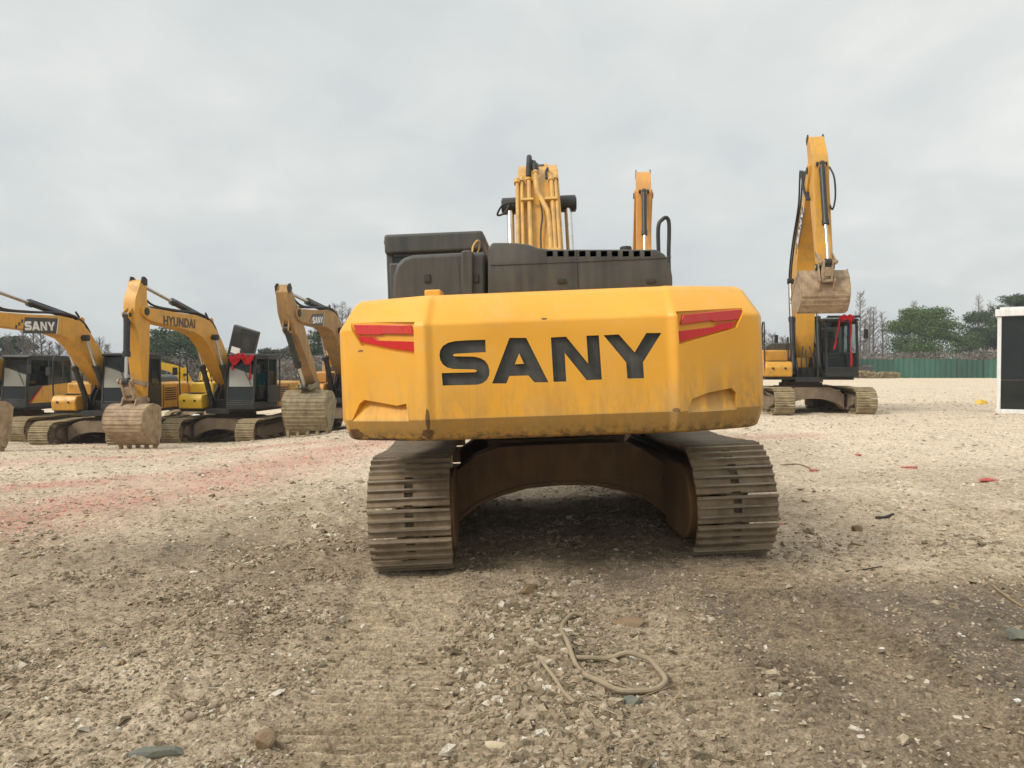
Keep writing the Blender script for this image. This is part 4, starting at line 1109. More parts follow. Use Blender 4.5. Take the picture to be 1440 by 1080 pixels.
# red-edged panel trim on the far-left machine
mb = MB(); mb.prism([(1.40, 1.30), (1.46, 1.30), (.86, 1.86), (.80, 1.86)], -1.399, -1.388); mb.build('red_trim', M['red_cloth'], m5)
ribbon(m3m, 'red cloth bunched over the windscreen of the HYUNDAI cab', -1.32, -.5, 1.42, 2.86, [(-1.22, .75, .02), (-.62, .45, 0)], .34)
ribbon(m2m, 'red ribbon with long hanging tails tied on the cab under the raised bucket', -1.15, -.72, 1.75, 2.92, [(-1.05, 1.45, -.03), (-.75, .95, .16)], .16)

# ================================================================== GLAZED BOOTH on the right edge
def booth():
    r_ = empty('site_booth'); r_.matrix_world = Matrix.Translation((13.95, 22.1, gz(14, 22) - .02)) @ Matrix.Rotation(R(-34), 4, 'Z')
    tag(r_, 'white framed booth with dark glass walls at the right edge', 'booth')
    W, D, Hh = 4.4, 2.6, 2.98; p = .10
    mb = MB()
    for x in (0, W - p):
        for y in (0, D - p): mb.box(x, x + p, y, y + p, .14, Hh - .18)
    mb.box(-.02, W + .02, -.02, D + .02, 0, .14)
    mb.box(2.1, 2.18, .02, .09, .14, Hh - .18)
    mb.build('frame', M['white'], r_, .012)
    mb = MB(); mb.box(-.06, W + .06, -.06, D + .06, Hh - .18, Hh + .02); mb.box(.05, W - .05, .05, D - .05, Hh + .02, Hh + .08); mb.build('roof', M['white'], r_, .015)
    for (x0, x1) in ((p, 2.1), (2.18, W - p)):
        mb = MB(); mb.box(x0, x1, .05, .07, .14, Hh - .18); w = mb.build('window', M['glass_dark'], r_)
        mb = MB(); mb.box(x0, x1, .035, .049, .95, 1.0); mb.box((x0 + x1) / 2 - .02, (x0 + x1) / 2 + .02, .035, .049, 1.0, Hh - .18); mb.build('glazing_bar', M['dark'], w)
    mb = MB(); mb.box(.05, .07, p, D - p, .14, Hh - .18); mb.build('window', M['glass_dark'], r_)
    mb = MB(); mb.box(p, W - p, D - .06, D - .03, .14, Hh - .18); mb.box(.5, 1.6, 1.3, 1.9, .14, .9); mb.build('back_wall', M['black'], r_)
booth()

# ================================================================== GROUND
def build_ground():
    core = np.linspace(-.86, .86, 560)
    out = .86 * np.geomspace(1, 10, 30)[1:]
    U = np.concatenate([-out[::-1], core, out])
    ys = np.concatenate([[-60, -25, -10, -4, -1.5, 0, .6, 1.0], np.geomspace(1.35, 8.5, 1150)[:-1], np.geomspace(8.5, 110, 480), np.geomspace(112, 2600, 26)])
    Wd = np.where(ys > 1.35, ys, 1.35 + (1.35 - ys) * .8)
    Xg = U[None, :] * Wd[:, None]; Yg = np.repeat(ys[:, None], len(U), 1)
    Z = gheight(Xg, Yg)
    nr, nc = Xg.shape
    co = np.stack([Xg, Yg, Z], -1).reshape(-1, 3).astype(np.float32)
    i = np.arange(nr - 1)[:, None] * nc + np.arange(nc - 1)[None, :]
    q = np.stack([i, i + 1, i + nc + 1, i + nc], -1).reshape(-1, 4).astype(np.int32)
    me = bpy.data.meshes.new('ground'); me.vertices.add(len(co)); me.vertices.foreach_set('co', co.ravel())
    me.loops.add(q.size); me.loops.foreach_set('vertex_index', q.ravel())
    me.polygons.add(len(q)); me.polygons.foreach_set('loop_start', np.arange(0, q.size, 4, dtype=np.int32)); me.polygons.foreach_set('loop_total', np.full(len(q), 4, np.int32))
    me.update(calc_edges=True); me.validate()
    me.shade_smooth()
    # zones: R red paper dust, G dark trodden soil, B pale dust
    x, y = Xg, Yg
    red = redmask(x, y)
    dark = np.maximum(np.exp(-((x - .55) / 1.5) ** 2) * sstep((7.2 - y) / 2.2) * .6, 0)
    dark = np.maximum(dark, sstep((x - .6) / .7) * sstep((5.6 - y) / 1.2) * sstep((4.2 - x) / 1.0) * 1.15)
    dark = np.maximum(dark, np.exp(-((x + 2.6) / 1.8) ** 2 - ((y - 6.2) / 1.5) ** 2) * .6)
    dark = dark * (0.25 + 1.7 * fbm(x * 1.1, y * 1.1, 4, 50))
    dark = np.maximum(dark, lane(x, y, 1.60, .10, .42) * sstep((5.4 - y) / .6) * .85)
    dark = dark * (1 - .7 * lane(x, y, -0.77, .08)) * (1 - .6 * np.exp(-((x - .08) / .3) ** 2))
    pale = sstep((y - 7) / 6) * .8 + sstep((x - 3) / 6) * sstep((y - 7) / 6) * .4
    pale = np.clip(pale * (0.45 + 1.1 * fbm(x * .4, y * .4, 3, 60)), 0, 1)
    colr = np.stack([red, np.clip(dark, 0, 1), pale, np.ones_like(x)], -1).reshape(-1, 4).astype(np.float32)
    la = me.color_attributes.new('lane', 'FLOAT_COLOR', 'POINT'); Lm = lanes(x, y) * np.clip(.35 + .9 * fbm(x * 1.5, y * 1.5, 2, 90), 0, 1); la.data.foreach_set('color', np.stack([Lm] * 4, -1).reshape(-1, 4).astype(np.float32).ravel())
    ca = me.color_attributes.new('zone', 'FLOAT_COLOR', 'POINT'); ca.data.foreach_set('color', colr.ravel())
    me.materials.append(M['ground'])
    o = bpy.data.objects.new('ground', me); col.objects.link(o); tag(o, kind='structure')

RED_PATHS = [([(-5.6, 6.6), (-4.9, 8.2), (-4.6, 9.8), (-4.0, 12.5), (-3.2, 16.0)], 1.05), ([(-10.5, 15.0), (-7.0, 16.6), (-4.5, 17.5)], .8), ([(4.1, 15.6), (6.2, 16.4)], .5), ([(-7.5, 10.0), (-5.5, 11.5)], .5)]
def redmask(x, y):
    r_ = np.zeros_like(x)
    for pts, w in RED_PATHS:
        for (ax, ay), (bx, by) in zip(pts[:-1], pts[1:]):
            dx, dy = bx - ax, by - ay; t = np.clip(((x - ax) * dx + (y - ay) * dy) / (dx * dx + dy * dy), 0, 1)
            d = np.hypot(x - ax - t * dx, (y - ay - t * dy))
            r_ = np.maximum(r_, np.exp(-(d / w) ** 2))
    return np.clip(r_ * (.25 + 1.5 * fbm(x * 1.1, y * 1.1, 4, 70)), 0, 1)
build_ground()

def soup(name, V, F, mat, n_per):
    me = bpy.data.meshes.new(name); me.vertices.add(len(V)); me.vertices.foreach_set('co', V.astype(np.float32).ravel())
    k = F.shape[1]
    me.loops.add(F.size); me.loops.foreach_set('vertex_index', F.astype(np.int32).ravel())
    me.polygons.add(len(F)); me.polygons.foreach_set('loop_start', np.arange(0, F.size, k, dtype=np.int32)); me.polygons.foreach_set('loop_total', np.full(len(F), k, np.int32))
    me.update(calc_edges=True); me.shade_flat(); me.materials.append(mat)
    o = bpy.data.objects.new(name, me); col.objects.link(o)
    return o

def shards(name, P, size, flat, mat, seed, label=None):
    rs = np.random.RandomState(seed); n = len(P)
    base = np.array([(-1, -1, -1), (1, -1, -1), (1, 1, -1), (-1, 1, -1), (-1, -1, 1), (1, -1, 1), (1, 1, 1), (-1, 1, 1)], float)
    V = np.repeat(base[None], n, 0) + rs.uniform(-.5, .5, (n, 8, 3))
    V[:, 4:, :2] *= rs.uniform(.45, .95, (n, 1, 1))
    sc = np.stack([size * rs.uniform(.7, 1.4, n), size * rs.uniform(.45, 1.0, n), size * flat * rs.uniform(.5, 1.3, n)], -1)
    V *= sc[:, None, :] * .5
    a = rs.uniform(0, 2 * np.pi, n); t = rs.normal(0, .25, n); t2 = rs.normal(0, .25, n)
    def rot(V, a, i, j):
        c, s = np.cos(a)[:, None], np.sin(a)[:, None]; X = V[..., i] * c - V[..., j] * s; Y = V[..., i] * s + V[..., j] * c
        V = V.copy(); V[..., i] = X; V[..., j] = Y; return V
    V = rot(V, t, 0, 2); V = rot(V, t2, 1, 2); V = rot(V, a, 0, 1)
    V += P[:, None, :]
    f = np.array([(0, 3, 2, 1), (4, 5, 6, 7), (0, 1, 5, 4), (1, 2, 6, 5), (2, 3, 7, 6), (3, 0, 4, 7)])
    F = (f[None] + (np.arange(n) * 8)[:, None, None]).reshape(-1, 4)
    o = soup(name, V.reshape(-1, 3), F, mat, 8)
    return o

def build_gravel():
    rs = np.random.RandomState(11)
    n = 1500000
    y = np.exp(rs.uniform(np.log(1.7), np.log(42), n)); x = rs.uniform(-1.0, 1.0, n) * (y * .86 + .4)
    m, m2, m3 = mound(x, y); L = lanes(x, y)
    dens = fbm(x * 1.3, y * 1.3, 3, 80)
    edge = np.clip(1 - np.abs(L - .5) * 2, 0, 1)
    ctr = np.exp(-((x - (.1)) / .42) ** 2) * sstep((5.3 - y) / .8)
    fore = sstep((3.2 - y) / .9) * np.where(x < .9, 1, .35)
    clump = np.clip((fbm(x * 2.3, y * 2.3, 3, 85) - .47) * 6, 0, 1)
    d = np.clip((dens - .33) * .8, 0, 1) + clump * .8 * np.where(x < 1.2, 1, .5) + m * .9 + ctr * .8 + m2 * .4 + m3 * .8 + edge * .15 + fore * .45
    d *= (1 - .93 * L * (1 - np.clip(m, 0, 1) * .5)) * np.clip(1.25 - y / 11, .10, 1) * np.where(x > 1.9, .55, 1)
    keep = rs.uniform(0, 1, n) < (d + .10) * .40
    x, y = x[keep], y[keep]; n = len(x)
    dd = (m + ctr * .8 + clump)[keep] + fore[keep] * .5
    size = np.exp(rs.normal(np.log(.0105), .5, n)) * (1 + .5 * np.clip(dd, 0, 1.5)) * (1 + np.clip((y - 6) / 14, 0, 1.6))
    big = rs.uniform(0, 1, n) < .012; size[big] *= 2.0
    size = np.minimum(size, np.where(y < 6, .055, .09))
    z = gheight(x, y) + size * .10
    P_ = np.stack([x, y, z], -1); far = y + rs.normal(0, 1.2, n) > 7.5
    o = shards('gravel', P_[~far], size[~far], .45, M['gravel'], 5); tag(o, 'loose angular gravel and stone chips scattered over the dirt', 'gravel', kind='stuff')
    o = shards('pale_gravel', P_[far], size[far], .35, M['gravel_pale'], 6); tag(o, 'pale stone chips on the chalky ground farther off', 'gravel', kind='stuff')
    # red paper
    n = 60000; y = np.exp(rs.uniform(np.log(5), np.log(24), n)); x = rs.uniform(-12, 8, n)
    keep = (rs.uniform(0, 1, n) < redmask(x, y) ** 1.5 * .4); x, y = x[keep], y[keep]
    o = shards('red_paper_litter', np.stack([x, y, gheight(x, y) + .006], -1), rs.uniform(.012, .035, len(x)), .12, M['redbits'], 8)
    tag(o, 'shredded red firecracker paper strewn across the dirt', 'litter', kind='stuff')
    n = 900; x = -13.2 + rs.normal(0, 1.5, n); y = 29.5 + rs.normal(0, .8, n)
    o = shards('rubbish_heap', np.stack([x, y, gheight(x, y) + .5 * np.exp(-((x + 13.2) / 1.3) ** 2) * rs.uniform(0, 1, n)], -1), rs.uniform(.08, .3, n), .5, M['stone_rubble'], 12)
    tag(o, 'pale heap of rubbish on the ground behind the parked excavators', 'rubbish', kind='stuff')
    # straws
    n = 500; k = rs.randint(0, 3, n); cx = np.array([-1.75, 4.2, .2])[k]; cy = np.array([6.1, 5.9, 3.2])[k]
    x = cx + rs.normal(0, .55, n); y = cy + rs.normal(0, .6, n); a = rs.uniform(0, np.pi, n)
    o = shards('dry_straw', np.stack([x, y, gheight(x, y) + .01], -1), np.full(n, .012), .3, M['drygrass'], 9)
    V = np.empty(len(o.data.vertices) * 3, np.float32); o.data.vertices.foreach_get('co', V); V = V.reshape(-1, 8, 3); c = V.mean(1, keepdims=True); dv = V - c
    dr = np.stack([np.cos(a), np.sin(a), rs.normal(0, .12, n)], -1)[:, None, :]; pr = (dv * dr).sum(-1, keepdims=True)
    V = c + dv * .3 + dr * pr * rs.uniform(6, 22, n)[:, None, None]; o.data.vertices.foreach_set('co', V.astype(np.float32).ravel()); o.data.update()
    tag(o, 'dry straw and twigs lying on the dirt', 'straw', kind='stuff')
build_gravel()

def rock(px, py, sx, sy, sz, mat, label, rz=0, seed=1, name='rock', tilt=0, grp='larger stones on the dirt', h=.3):
    rr = random.Random(seed); p = on_ground(px, py)
    import bmesh
    bm = bmesh.new(); bmesh.ops.create_icosphere(bm, subdivisions=3, radius=1)
    cuts = [(Vector((rr.gauss(0, 1), rr.gauss(0, 1), rr.gauss(0, 1))).normalized(), rr.uniform(.55, .85)) for _ in range(14)]
    for v in bm.verts:
        for n_, d_ in cuts:
            t = v.co.dot(n_)
            if t > d_: v.co -= n_ * (t - d_)
        v.co.x *= sx; v.co.y *= sy; v.co.z *= sz
    me = bpy.data.meshes.new(name); bm.to_mesh(me); bm.free(); me.materials.append(M[mat]); me.shade_smooth(); me.set_sharp_from_angle(angle=R(18))
    o = bpy.data.objects.new(name, me); col.objects.link(o); o.location = (p.x, p.y, float(gheight(p.x, p.y)) + sz * h); o.rotation_euler = (R(tilt), 0, R(rz))
    tag(o, label, 'stone', grp); return o
rock(222, 1062, .115, .045, .030, 'stone_b', 'long dark green-grey slab of stone at the bottom left', 12, 1)
rock(375, 1050, .055, .045, .05, 'stone_c', 'rounded brown stone at the bottom edge, right of the dark slab', 30, 2)
rock(748, 1012, .060, .055, .012, 'stone_b', 'flat grey slab tilted on the gravel just below the cut hose end', 20, 3, tilt=18)
rock(735, 1025, .020, .018, .02, 'stone_b', 'small grey stone leaning below the flat grey slab', 0, 4)
rock(890, 990, .055, .04, .03, 'stone_b', 'grey stone below the hose loop', 10, 5)
rock(757, 988, .030, .028, .026, 'stone_a', 'squarish tan stone beside the loose hose end', 15, 6)
rock(758, 960, .026, .022, .03, 'stone_a', 'pale tan stone left of the short hose piece', 60, 7)
rock(1434, 900, .075, .06, .045, 'stone_b', 'grey stone at the right edge of the picture', 0, 8)
rock(745, 833, .085, .05, .045, 'stone_c', 'brown broken stone at the far top of the gravel ridge', 30, 9)
rock(700, 1072, .06, .03, .02, 'stone_d', 'pale yellow flake of stone at the bottom centre', -20, 10)
rock(885, 878, .12, .06, .035, 'stone_c', 'low brown clod right of the upper hose end', 0, 11)
rock(163, 945, .024, .02, .02, 'stone_d', 'small white stone on the left foreground', 0, 12)
rock(172, 943, .022, .02, .02, 'stone_c', 'small reddish stone beside the white one on the left', 0, 13)
rock(1138, 966, .016, .014, .012, 'white', 'small bright white stone in the right foreground', 0, 14)
rock(1432, 982, .020, .016, .014, 'white', 'bright white pebble near the right edge below the grey stone', 0, 15)
rock(1240, 905, .020, .014, .012, 'white', 'white pebble on the dark soil at right centre', 0, 16)
rock(268, 1012, .040, .03, .022, 'stone_a', 'tan broken block above the dark slab at the bottom left', 0, 17)
rock(1205, 747, .05, .05, .05, 'stone_c', 'small dark clod on the pale ground right of the tracks', 0, 18)
rock(1388, 529, .90, .6, .30, 'stone_d', 'pale block of rubble lying by the green fence', 5, 19, grp='pale rubble by the fence')
rock(1370, 531, .75, .5, .28, 'stone_d', 'lower pale rubble block left of the taller one by the fence', 5, 20, grp='pale rubble by the fence')
rock(1402, 530, 1.6, .8, 1.0, 'stone_d', 'tallest pale rubble block by the fence beside the booth', 5, 21, grp='pale rubble by the fence')
for (px, py, s_, l_) in ((1280, 659, .16, 'crumpled red wrapper at the centre right'), (1391, 678, .17, 'pinkish crumpled wrapper near the right edge'), (1205, 641, .10, 'thin red scrap beyond the right track'), (1145, 664, .09, 'small red scrap just right of the right track'), (1096, 738, .07, 'dark red scrap touching the right track base'), (690, 842, .02, 'tiny red chip at the top of the gravel ridge')):
    o = rock(px, py, s_, s_ * .5, s_ * .22, 'scrap' , l_, 8, int(px), 'paper_scrap', grp='red scraps on the dirt'); o['category'] = 'scrap'
o = rock(1382, 569, .30, .14, .13, 'bright_yellow', 'crumpled yellow bag on the pale ground left of the booth', 5, 33, 'plastic_bag'); o['category'] = 'bag'; del o['group']
for (pts, l_, r_) in (([(1232, 731), (1245, 729), (1256, 727)], 'short dark stick lying on the pale ground at right', .014), ([(1395, 830), (1420, 842), (1439, 852)], 'thin dry branch at the right edge above the grey stone', .008),
                      ([(1190, 803), (1215, 799), (1240, 797)], 'thin dry stick by the edge of the dark soil', .006), ([(1097, 655), (1120, 653), (1135, 657), (1142, 662)], 'thin bent wire beside the red scrap', .010)):
    mb = MB(); q = [on_ground(a, b) for a, b in pts]; mb.tube([(p.x, p.y, float(gheight(p.x, p.y)) + r_) for p in q], r_, 6)
    o = mb.build('stick', M['dark' if 'dark' in l_ else 'sand']); tag(o, l_, 'stick', 'sticks on the dirt')

# hose loop
def hose(pts, label, r_=.0125):
    q = [on_ground(480 + x / 2.88, 800 + y / 2.88, .03) for x, y in pts]
    mb = MB(); mb.tube([(p.x, p.y, max(float(gheight(p.x, p.y)), gz(p.x, p.y)) + .022 + h_) for p, h_ in zip(q, [.004 * math.sin(i * 1.7) + .004 for i in range(len(q))])], r_, 8)
    o = mb.build('hose', M['rope']); tag(o, label, 'hose', 'old hose on the gravel')
hose([(975, 188), (940, 192), (912, 208), (894, 240), (896, 285), (915, 345), (948, 405), (990, 455), (1045, 488), (1120, 500), (1200, 494), (1268, 484), (1308, 462), (1308, 432), (1280, 395), (1248, 365), (1215, 354), (1150, 353), (1080, 362), (1010, 376), (950, 384)], 'dusty hose lying in a loop on the gravel')
hose([(810, 425), (832, 455), (865, 500), (900, 545), (945, 578)], 'short straight end of dusty hose left of the loop', .009)

# ================================================================== FENCE
def fence():
    r_ = empty('green_fence', (16, 86, 0)); tag(r_, 'long green sheet fence along the far edge of the yard', 'fence')
    x0, x1, Y = 8.0, 96.0, 86.0; mb = MB(); n = 440; vs = []
    for i in range(n + 1):
        x = x0 + (x1 - x0) * i / n; yy = Y + .05 * math.sin(i * 2.1) + .3 * math.sin(x * .15)
        zt = 2.55 + .05 * math.sin(x * 1.3) + .05 * math.sin(x * .31) + (.12 * rnd.random() if i % 8 == 0 else 0)
        vs += [(x - 16, yy - 86, gz(x, Y) - .1), (x - 16, yy - 86, zt)]
    mb.add(vs, [(2 * i, 2 * i + 2, 2 * i + 3, 2 * i + 1) for i in range(n)])
    o = mb.build('sheet', M['fence'], r_, smooth=0); s = o.modifiers.new('s', 'SOLIDIFY'); s.thickness = .02
    for i in range(30):
        x = x0 + i * 3.0; mb = MB(); mb.box(x - 16 - .04, x - 16 + .04, .3, .38, gz(x, Y) - .1, 2.62); mb.build('post', M['dark'], r_)
fence()

# ================================================================== TREES
def quads(P, size, rs, mat, name, parent=None, aspect=.6, up=0):
    n = len(P); a = rs.normal(0, 1, (n, 3)); a /= np.linalg.norm(a, axis=1)[:, None]
    b = rs.normal(0, 1, (n, 3)); b -= a * (a * b).sum(1)[:, None]; b /= np.linalg.norm(b, axis=1)[:, None]
    s = size * rs.uniform(.6, 1.4, n)
    a = a * s[:, None] * .5; b = b * s[:, None] * .5 * aspect
    V = np.stack([P - a - b * .4, P + a * .2 - b, P + a + b * .3, P - a * .3 + b], 1).reshape(-1, 3)
    F = np.arange(n * 4).reshape(-1, 4)
    o = soup(name, V, F, mat, 4)
    if parent: o.parent = parent
    return o

def broad_tree(X, Y, w, h, label, mat='leaf', n=9000, seed=1, group='evergreen trees behind the yard', lobes=26, z0=0.0, leaf=.21, zb=None):
    rs = np.random.RandomState(seed); base = gz(X, Y) if zb is None else zb
    r_ = empty('broadleaf_tree', (X, Y, base)); tag(r_, label, 'tree', group)
    mb = MB(); rr = random.Random(seed)
    mb.tube([(0, 0, -.2), (.1, 0, h * .25), (0, .1, h * .5)], lambda t: .28 * (1 - .6 * t), 8)
    cl = []
    for i in range(lobes):
        t = rs.uniform(0, 1); ang = rs.uniform(0, 2 * np.pi)
        zz = h * (.16 + .80 * t); prof = math.sin(min(1, (t * .9 + .22)) * math.pi * .86) ** .8
        rad = w / 2 * prof * rs.uniform(.35, .85)
        cl.append((rad * math.cos(ang), rad * math.sin(ang), zz, w * rs.uniform(.09, .17) * (1 if t < .8 else .75)))
    for c in cl[::2]:
        mb.tube([(0, 0, h * .3), (c[0] * .5, c[1] * .5, (h * .3 + c[2]) / 2 + .1), c[:3]], lambda t: .10 * (1 - .8 * t), 5)
    mb.build('trunk', M['bark'], r_)
    P = []
    n = int(n * 2.3); per = n // lobes
    for cx, cy, cz, cr in cl:
        d = rs.normal(0, 1, (per, 3)); d /= np.linalg.norm(d, axis=1)[:, None]
        rad = cr * (.25 + 1.15 * rs.uniform(0, 1, per) ** .8)
        q = d * rad[:, None] * np.array([1.45, 1.45, .55]); q[:, 2] += .12 * cr * np.sin(d[:, 0] * 5)
        P.append(q + np.array([cx, cy, cz]))
    quads(np.concatenate(P), leaf, rs, M[mat], 'crown', r_)
    return r_

def bare_tree(X, Y, h, label, seed, spread=.12, n=130, group='bare slender trees behind the yard', th=.05):
    rr = random.Random(seed); r_ = empty('bare_tree', (X, Y, gz(X, Y))); tag(r_, label, 'tree', group)
    mb = MB(); mb.tube([(0, 0, -.2), (rr.uniform(-.1, .1), 0, h * .5), (rr.uniform(-.15, .15), 0, h)], lambda t: .13 * (1 - .9 * t) + .008, 6)
    mb.build('trunk', M['bark'], r_)
    mb = MB()
    for i in range(n):
        t = rr.uniform(.18, .97); z = h * t; a = rr.uniform(0, 6.28); l = h * spread * (1.15 - t) * rr.uniform(.5, 1.2) + .2; up = l * rr.uniform(.5, 1.3)
        p1 = (l * .5 * math.cos(a), l * .5 * math.sin(a), z + up * .35); p2 = (l * math.cos(a), l * math.sin(a), z + up)
        mb.tube([(0, 0, z), p1, p2], lambda q: th * .5 * (1 - .7 * q), 3, False)
        for j in range(2):
            b = a + rr.uniform(-.9, .9); m_ = l * .4
            mb.tube([p1, (p1[0] + m_ * math.cos(b), p1[1] + m_ * math.sin(b), p1[2] + m_ * rr.uniform(.5, 1.4))], th * .25, 3, False)
    mb.build('crown', M['twig'], r_, smooth=0)

def at_px(px, d): return (px - 720) / 1080 * d
# right
broad_tree(at_px(1296, 98), 98, 10.5, 8.4, 'broad evergreen tree in the middle of the right background', 'leaf', 13000, 3, lobes=40, zb=.9)
broad_tree(at_px(1386, 104), 104, 8.0, 8.6, 'dark evergreen tree behind the booth, left one', 'leaf_dark', 10000, 4, lobes=30, zb=.6)
broad_tree(at_px(1426, 99), 99, 9.0, 10.4, 'dark evergreen tree behind the booth, right one', 'leaf_dark', 10000, 5, lobes=30, zb=.6)
broad_tree(at_px(1490, 100), 100, 10, 9.5, 'dark evergreen tree just outside the right edge', 'leaf_dark', 8000, 6, lobes=26)
# left
for i, (px, d, w, h, l, mt, nn) in enumerate(((250, 78, 8.2, 6.6, 'dark evergreen tree between the two left cabs', 'leaf_dark', 10000), (22, 84, 5.2, 6.2, 'dark evergreen crown above the far-left cab', 'leaf_dark', 7000),
        (412, 86, 5.6, 5.4, 'grey-green tree left of the folded arm', 'leaf_grey', 7000), (462, 84, 5.0, 7.2, 'dark green tree beside the big counterweight', 'leaf_dark', 6000), (-40, 80, 7, 6.5, 'evergreen crown cut by the left edge', 'leaf_dark', 6000),
        (218, 88, 4.5, 5.2, 'small evergreen left of the dark one between the cabs', 'leaf_grey', 5000), (380, 88, 4, 4.6, 'low grey-green tree behind the HYUNDAI cab', 'leaf_grey', 5000))):
    broad_tree(at_px(px, d), d, w, h, l, mt, nn, 20 + i, lobes=26, zb=-.9)
bt = [(1209, 92, 10.4), (1228, 94, 8.6), (1240, 96, 8.2), (1222, 98, 9.0), (1284, 108, 10.6), (1215, 96, 7.5), (1267, 108, 9.2), (1375, 112, 12.0), (1392, 112, 11.0), (1085, 96, 5.4), (1072, 94, 5.6), (1100, 95, 5.0),
      (447, 92, 10.6), (458, 90, 9.6), (471, 92, 11.2), (482, 92, 11.5), (490, 92, 10.8), (437, 92, 8), (32, 80, 7.4), (48, 80, 7.9), (58, 82, 7.6), (40, 78, 6.5), (70, 80, 6.2), (140, 82, 6.6), (152, 82, 6.0), (205, 84, 6.4), (12, 80, 7.0), (100, 82, 5.2), (120, 82, 5.6), (84, 82, 6.0), (295, 90, 6.2)]
for i, (px, d, h) in enumerate(bt):
    side = 'right' if px > 1000 else 'left'
    wide = px in (1085, 1072, 1100, 100, 120, 84, 140)
    desc = {True: 'low spreading leafless tree', False: 'tall slender leafless tree'}[wide]
    where = {1209: 'just right of the raised-bucket excavator, tallest there', 1228: 'third to the right of the excavator with raised bucket', 1240: 'nearest the left flank of the broad evergreen', 1222: 'second to the right of the excavator with raised bucket',
             1284: 'poking up behind the broad evergreen, right one', 1215: 'short one close to the cab of the right excavator', 1267: 'poking up behind the broad evergreen, left one', 1375: 'left of the booth above the dark evergreens', 1392: 'above the booth corner',
             1085: 'between the counterweight and the right excavator', 1072: 'touching the right side of the big counterweight', 1100: 'left of the raised boom on the right', 447: 'over the second small boom, leftmost of a row', 458: 'second of the row over the small boom near the counterweight',
             471: 'third of the row over the small boom near the counterweight', 482: 'fourth and tall in the row near the counterweight', 490: 'touching the left top corner of the counterweight', 437: 'low one above the folded-arm boom', 32: 'leftmost above the far-left cab', 48: 'tallest above the far-left cab',
             58: 'right part of the group above the far-left cab', 40: 'short one in the group above the far-left cab', 70: 'right of the far-left cab roof', 140: 'behind the knee of the second boom', 152: 'just right of the second boom knee', 205: 'right of the tall HYUNDAI arm',
             12: 'at the extreme left behind the boom', 100: 'under the middle of the second boom', 120: 'under the knee of the second boom', 84: 'under the second boom, left of centre', 295: 'behind the base of the HYUNDAI boom'}[px]
    bare_tree(at_px(px, d), d, h - (.9 if side == 'left' else 0), desc + ' ' + where, 50 + i, .30 if wide else .13, 150, th=.055 if not wide else .045)

# thickets: brown undergrowth as stuff
def thicket(name, label, x0, x1, Y, zh, n, mat, seed, depth=5, size=.5, zb=None):
    rs = np.random.RandomState(seed); x = rs.uniform(x0, x1, n); y = Y + rs.uniform(0, depth, n)
    top = zh * (.55 + .7 * fbm(x * .35, y * .2, 3, seed)); z = gbase(x, y) + top * rs.uniform(0, 1, n) ** .8
    o = quads(np.stack([x, y, z], -1), size, rs, M[mat], name, aspect=.16); tag(o, label, 'undergrowth', kind='stuff')
thicket('undergrowth', 'brown leafless undergrowth behind the green fence', 8, 75, 89, 3.3, 20000, 'thicket', 5, 6, .55)
thicket('undergrowth', 'brown leafless undergrowth behind the row of excavators on the left', -75, 2, 74, 4.0, 52000, 'thicket', 6, 8, .5)
thicket('evergreen_undergrowth', 'dark green scrub far behind the left row', -80, 0, 84, 3.2, 22000, 'leaf_dark', 7, 6, .5)
thicket('dry_grass', 'dry grass tufts along the foot of the green fence', 26, 42, 83, .9, 9000, 'drygrass', 8, 2.2, .35)
thicket('dry_weeds', 'reddish dry weeds in front of the green fence', 33, 40, 84.5, 1.9, 2600, 'thicket', 9, 1, .35)

hm = bpy.data.materials.new('haze'); hm.use_nodes = True; hn = hm.node_tree; hn.nodes.remove(hn.nodes['Principled BSDF'])
pv = hn.nodes.new('ShaderNodeVolumePrincipled'); pv.inputs['Color'].default_value = (.86, .90, .94, 1); pv.inputs['Density'].default_value = 0.0007
hn.links.new(pv.outputs[0], hn.nodes['Material Output'].inputs['Volume'])
mb = MB(); mb.box(-2700, 2700, -70, 2700, -2.1, 16.0); hz = mb.build('haze', hm, smooth=0); tag(hz, 'thin pale haze in the air over the yard', 'haze', kind='stuff')
# ================================================================== SKY, SUN, CAMERA
w = bpy.data.worlds.new('World'); C.world = w; w.use_nodes = True; nt = w.node_tree
bg = nt.nodes['Background']; bg.inputs[1].default_value = 0.1
SUN_EL, SUN_AZ = 40.0, 238.0        # azimuth clockwise from +Y
sky = nd(nt, 'ShaderNodeTexSky'); sky.sky_type = 'NISHITA'; sky.sun_disc = False; sky.sun_elevation = R(SUN_EL); sky.sun_rotation = R(SUN_AZ); sky.air_density = 1.0; sky.dust_density = 4.0
tc = nd(nt, 'ShaderNodeTexCoord'); sp = nd(nt, 'ShaderNodeSeparateXYZ'); nt.links.new(tc.outputs['Generated'], sp.inputs[0])
zz = mth(nt, 'MAXIMUM', sp.outputs[2], 0.0); den = mth(nt, 'ADD', zz, 0.42)
cx = mth(nt, 'DIVIDE', sp.outputs[0], den); cy = mth(nt, 'DIVIDE', sp.outputs[1], den)
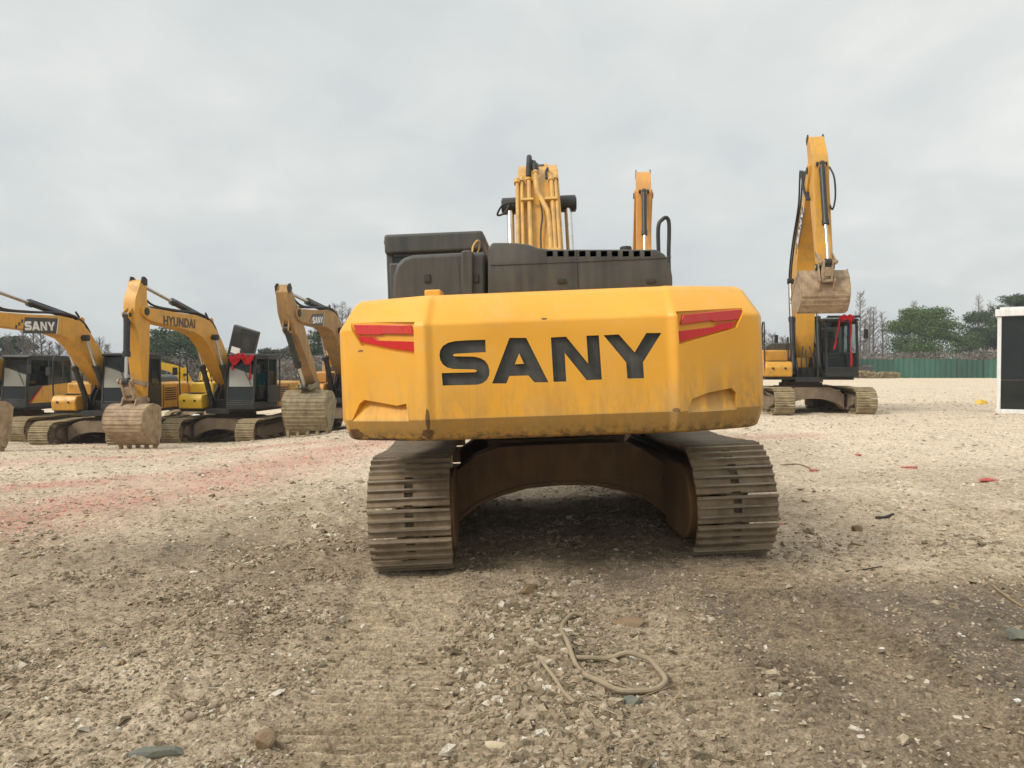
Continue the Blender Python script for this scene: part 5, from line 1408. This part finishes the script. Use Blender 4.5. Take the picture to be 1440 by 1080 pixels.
cb_ = nd(nt, 'ShaderNodeCombineXYZ'); nt.links.new(cx, cb_.inputs[0]); nt.links.new(cy, cb_.inputs[1]); cb_.inputs[2].default_value = 3.7
n1 = noise(nt, cb_.outputs[0], 1.7, 5, 0.45, 0.25)
n2 = noise(nt, cb_.outputs[0], 5.5, 5, 0.5, 0.3)
nn = mth(nt, 'MULTIPLY_ADD', n2, 0.3, mth(nt, 'MULTIPLY', n1, 0.7))
clouds = ramp(nt, nn, [(0.30, (0.49, 0.525, 0.53)), (0.42, (0.545, 0.57, 0.57)), (0.54, (0.62, 0.632, 0.615)), (0.66, (0.73, 0.725, 0.695))])
elev = ramp(nt, zz, [(0.0, (0.88, 0.90, 0.925)), (0.12, (0.92, 0.94, 0.955)), (0.42, (1.05, 1.05, 1.04)), (0.7, (1.6, 1.6, 1.57)), (1.0, (2.1, 2.09, 2.05))])
cl = mixc(nt, 1.0, clouds, elev, 'MULTIPLY')
sc_ = nd(nt, 'ShaderNodeVectorMath'); sc_.operation = 'SCALE'; sc_.inputs[3].default_value = 10.4; nt.links.new(cl, sc_.inputs[0])
fin = mixc(nt, 0.94, sky.outputs[0], sc_.outputs[0]); nt.links.new(fin, bg.inputs[0])
sl = bpy.data.lights.new('sun', 'SUN'); sl.energy = 2.0; sl.angle = R(16); sl.color = (1.0, 0.95, 0.87)
so = bpy.data.objects.new('sun', sl); col.objects.link(so)
d = Vector((math.sin(R(SUN_AZ)) * math.cos(R(SUN_EL)), math.cos(R(SUN_AZ)) * math.cos(R(SUN_EL)), math.sin(R(SUN_EL))))
so.rotation_euler = d.to_track_quat('Z', 'Y').to_euler()

cam = bpy.data.cameras.new('camera'); cam.lens = 27.0; cam.sensor_width = 36.0; cam.clip_end = 6000; cam.clip_start = .05
cob = bpy.data.objects.new('camera', cam); col.objects.link(cob); cob.location = CAM; cob.rotation_euler = (R(90) - PITCH, 0, 0)
C.camera = cob
C.view_settings.view_transform = 'Standard'; C.view_settings.look = 'None'; C.view_settings.gamma = 1; C.view_settings.exposure = 0.28
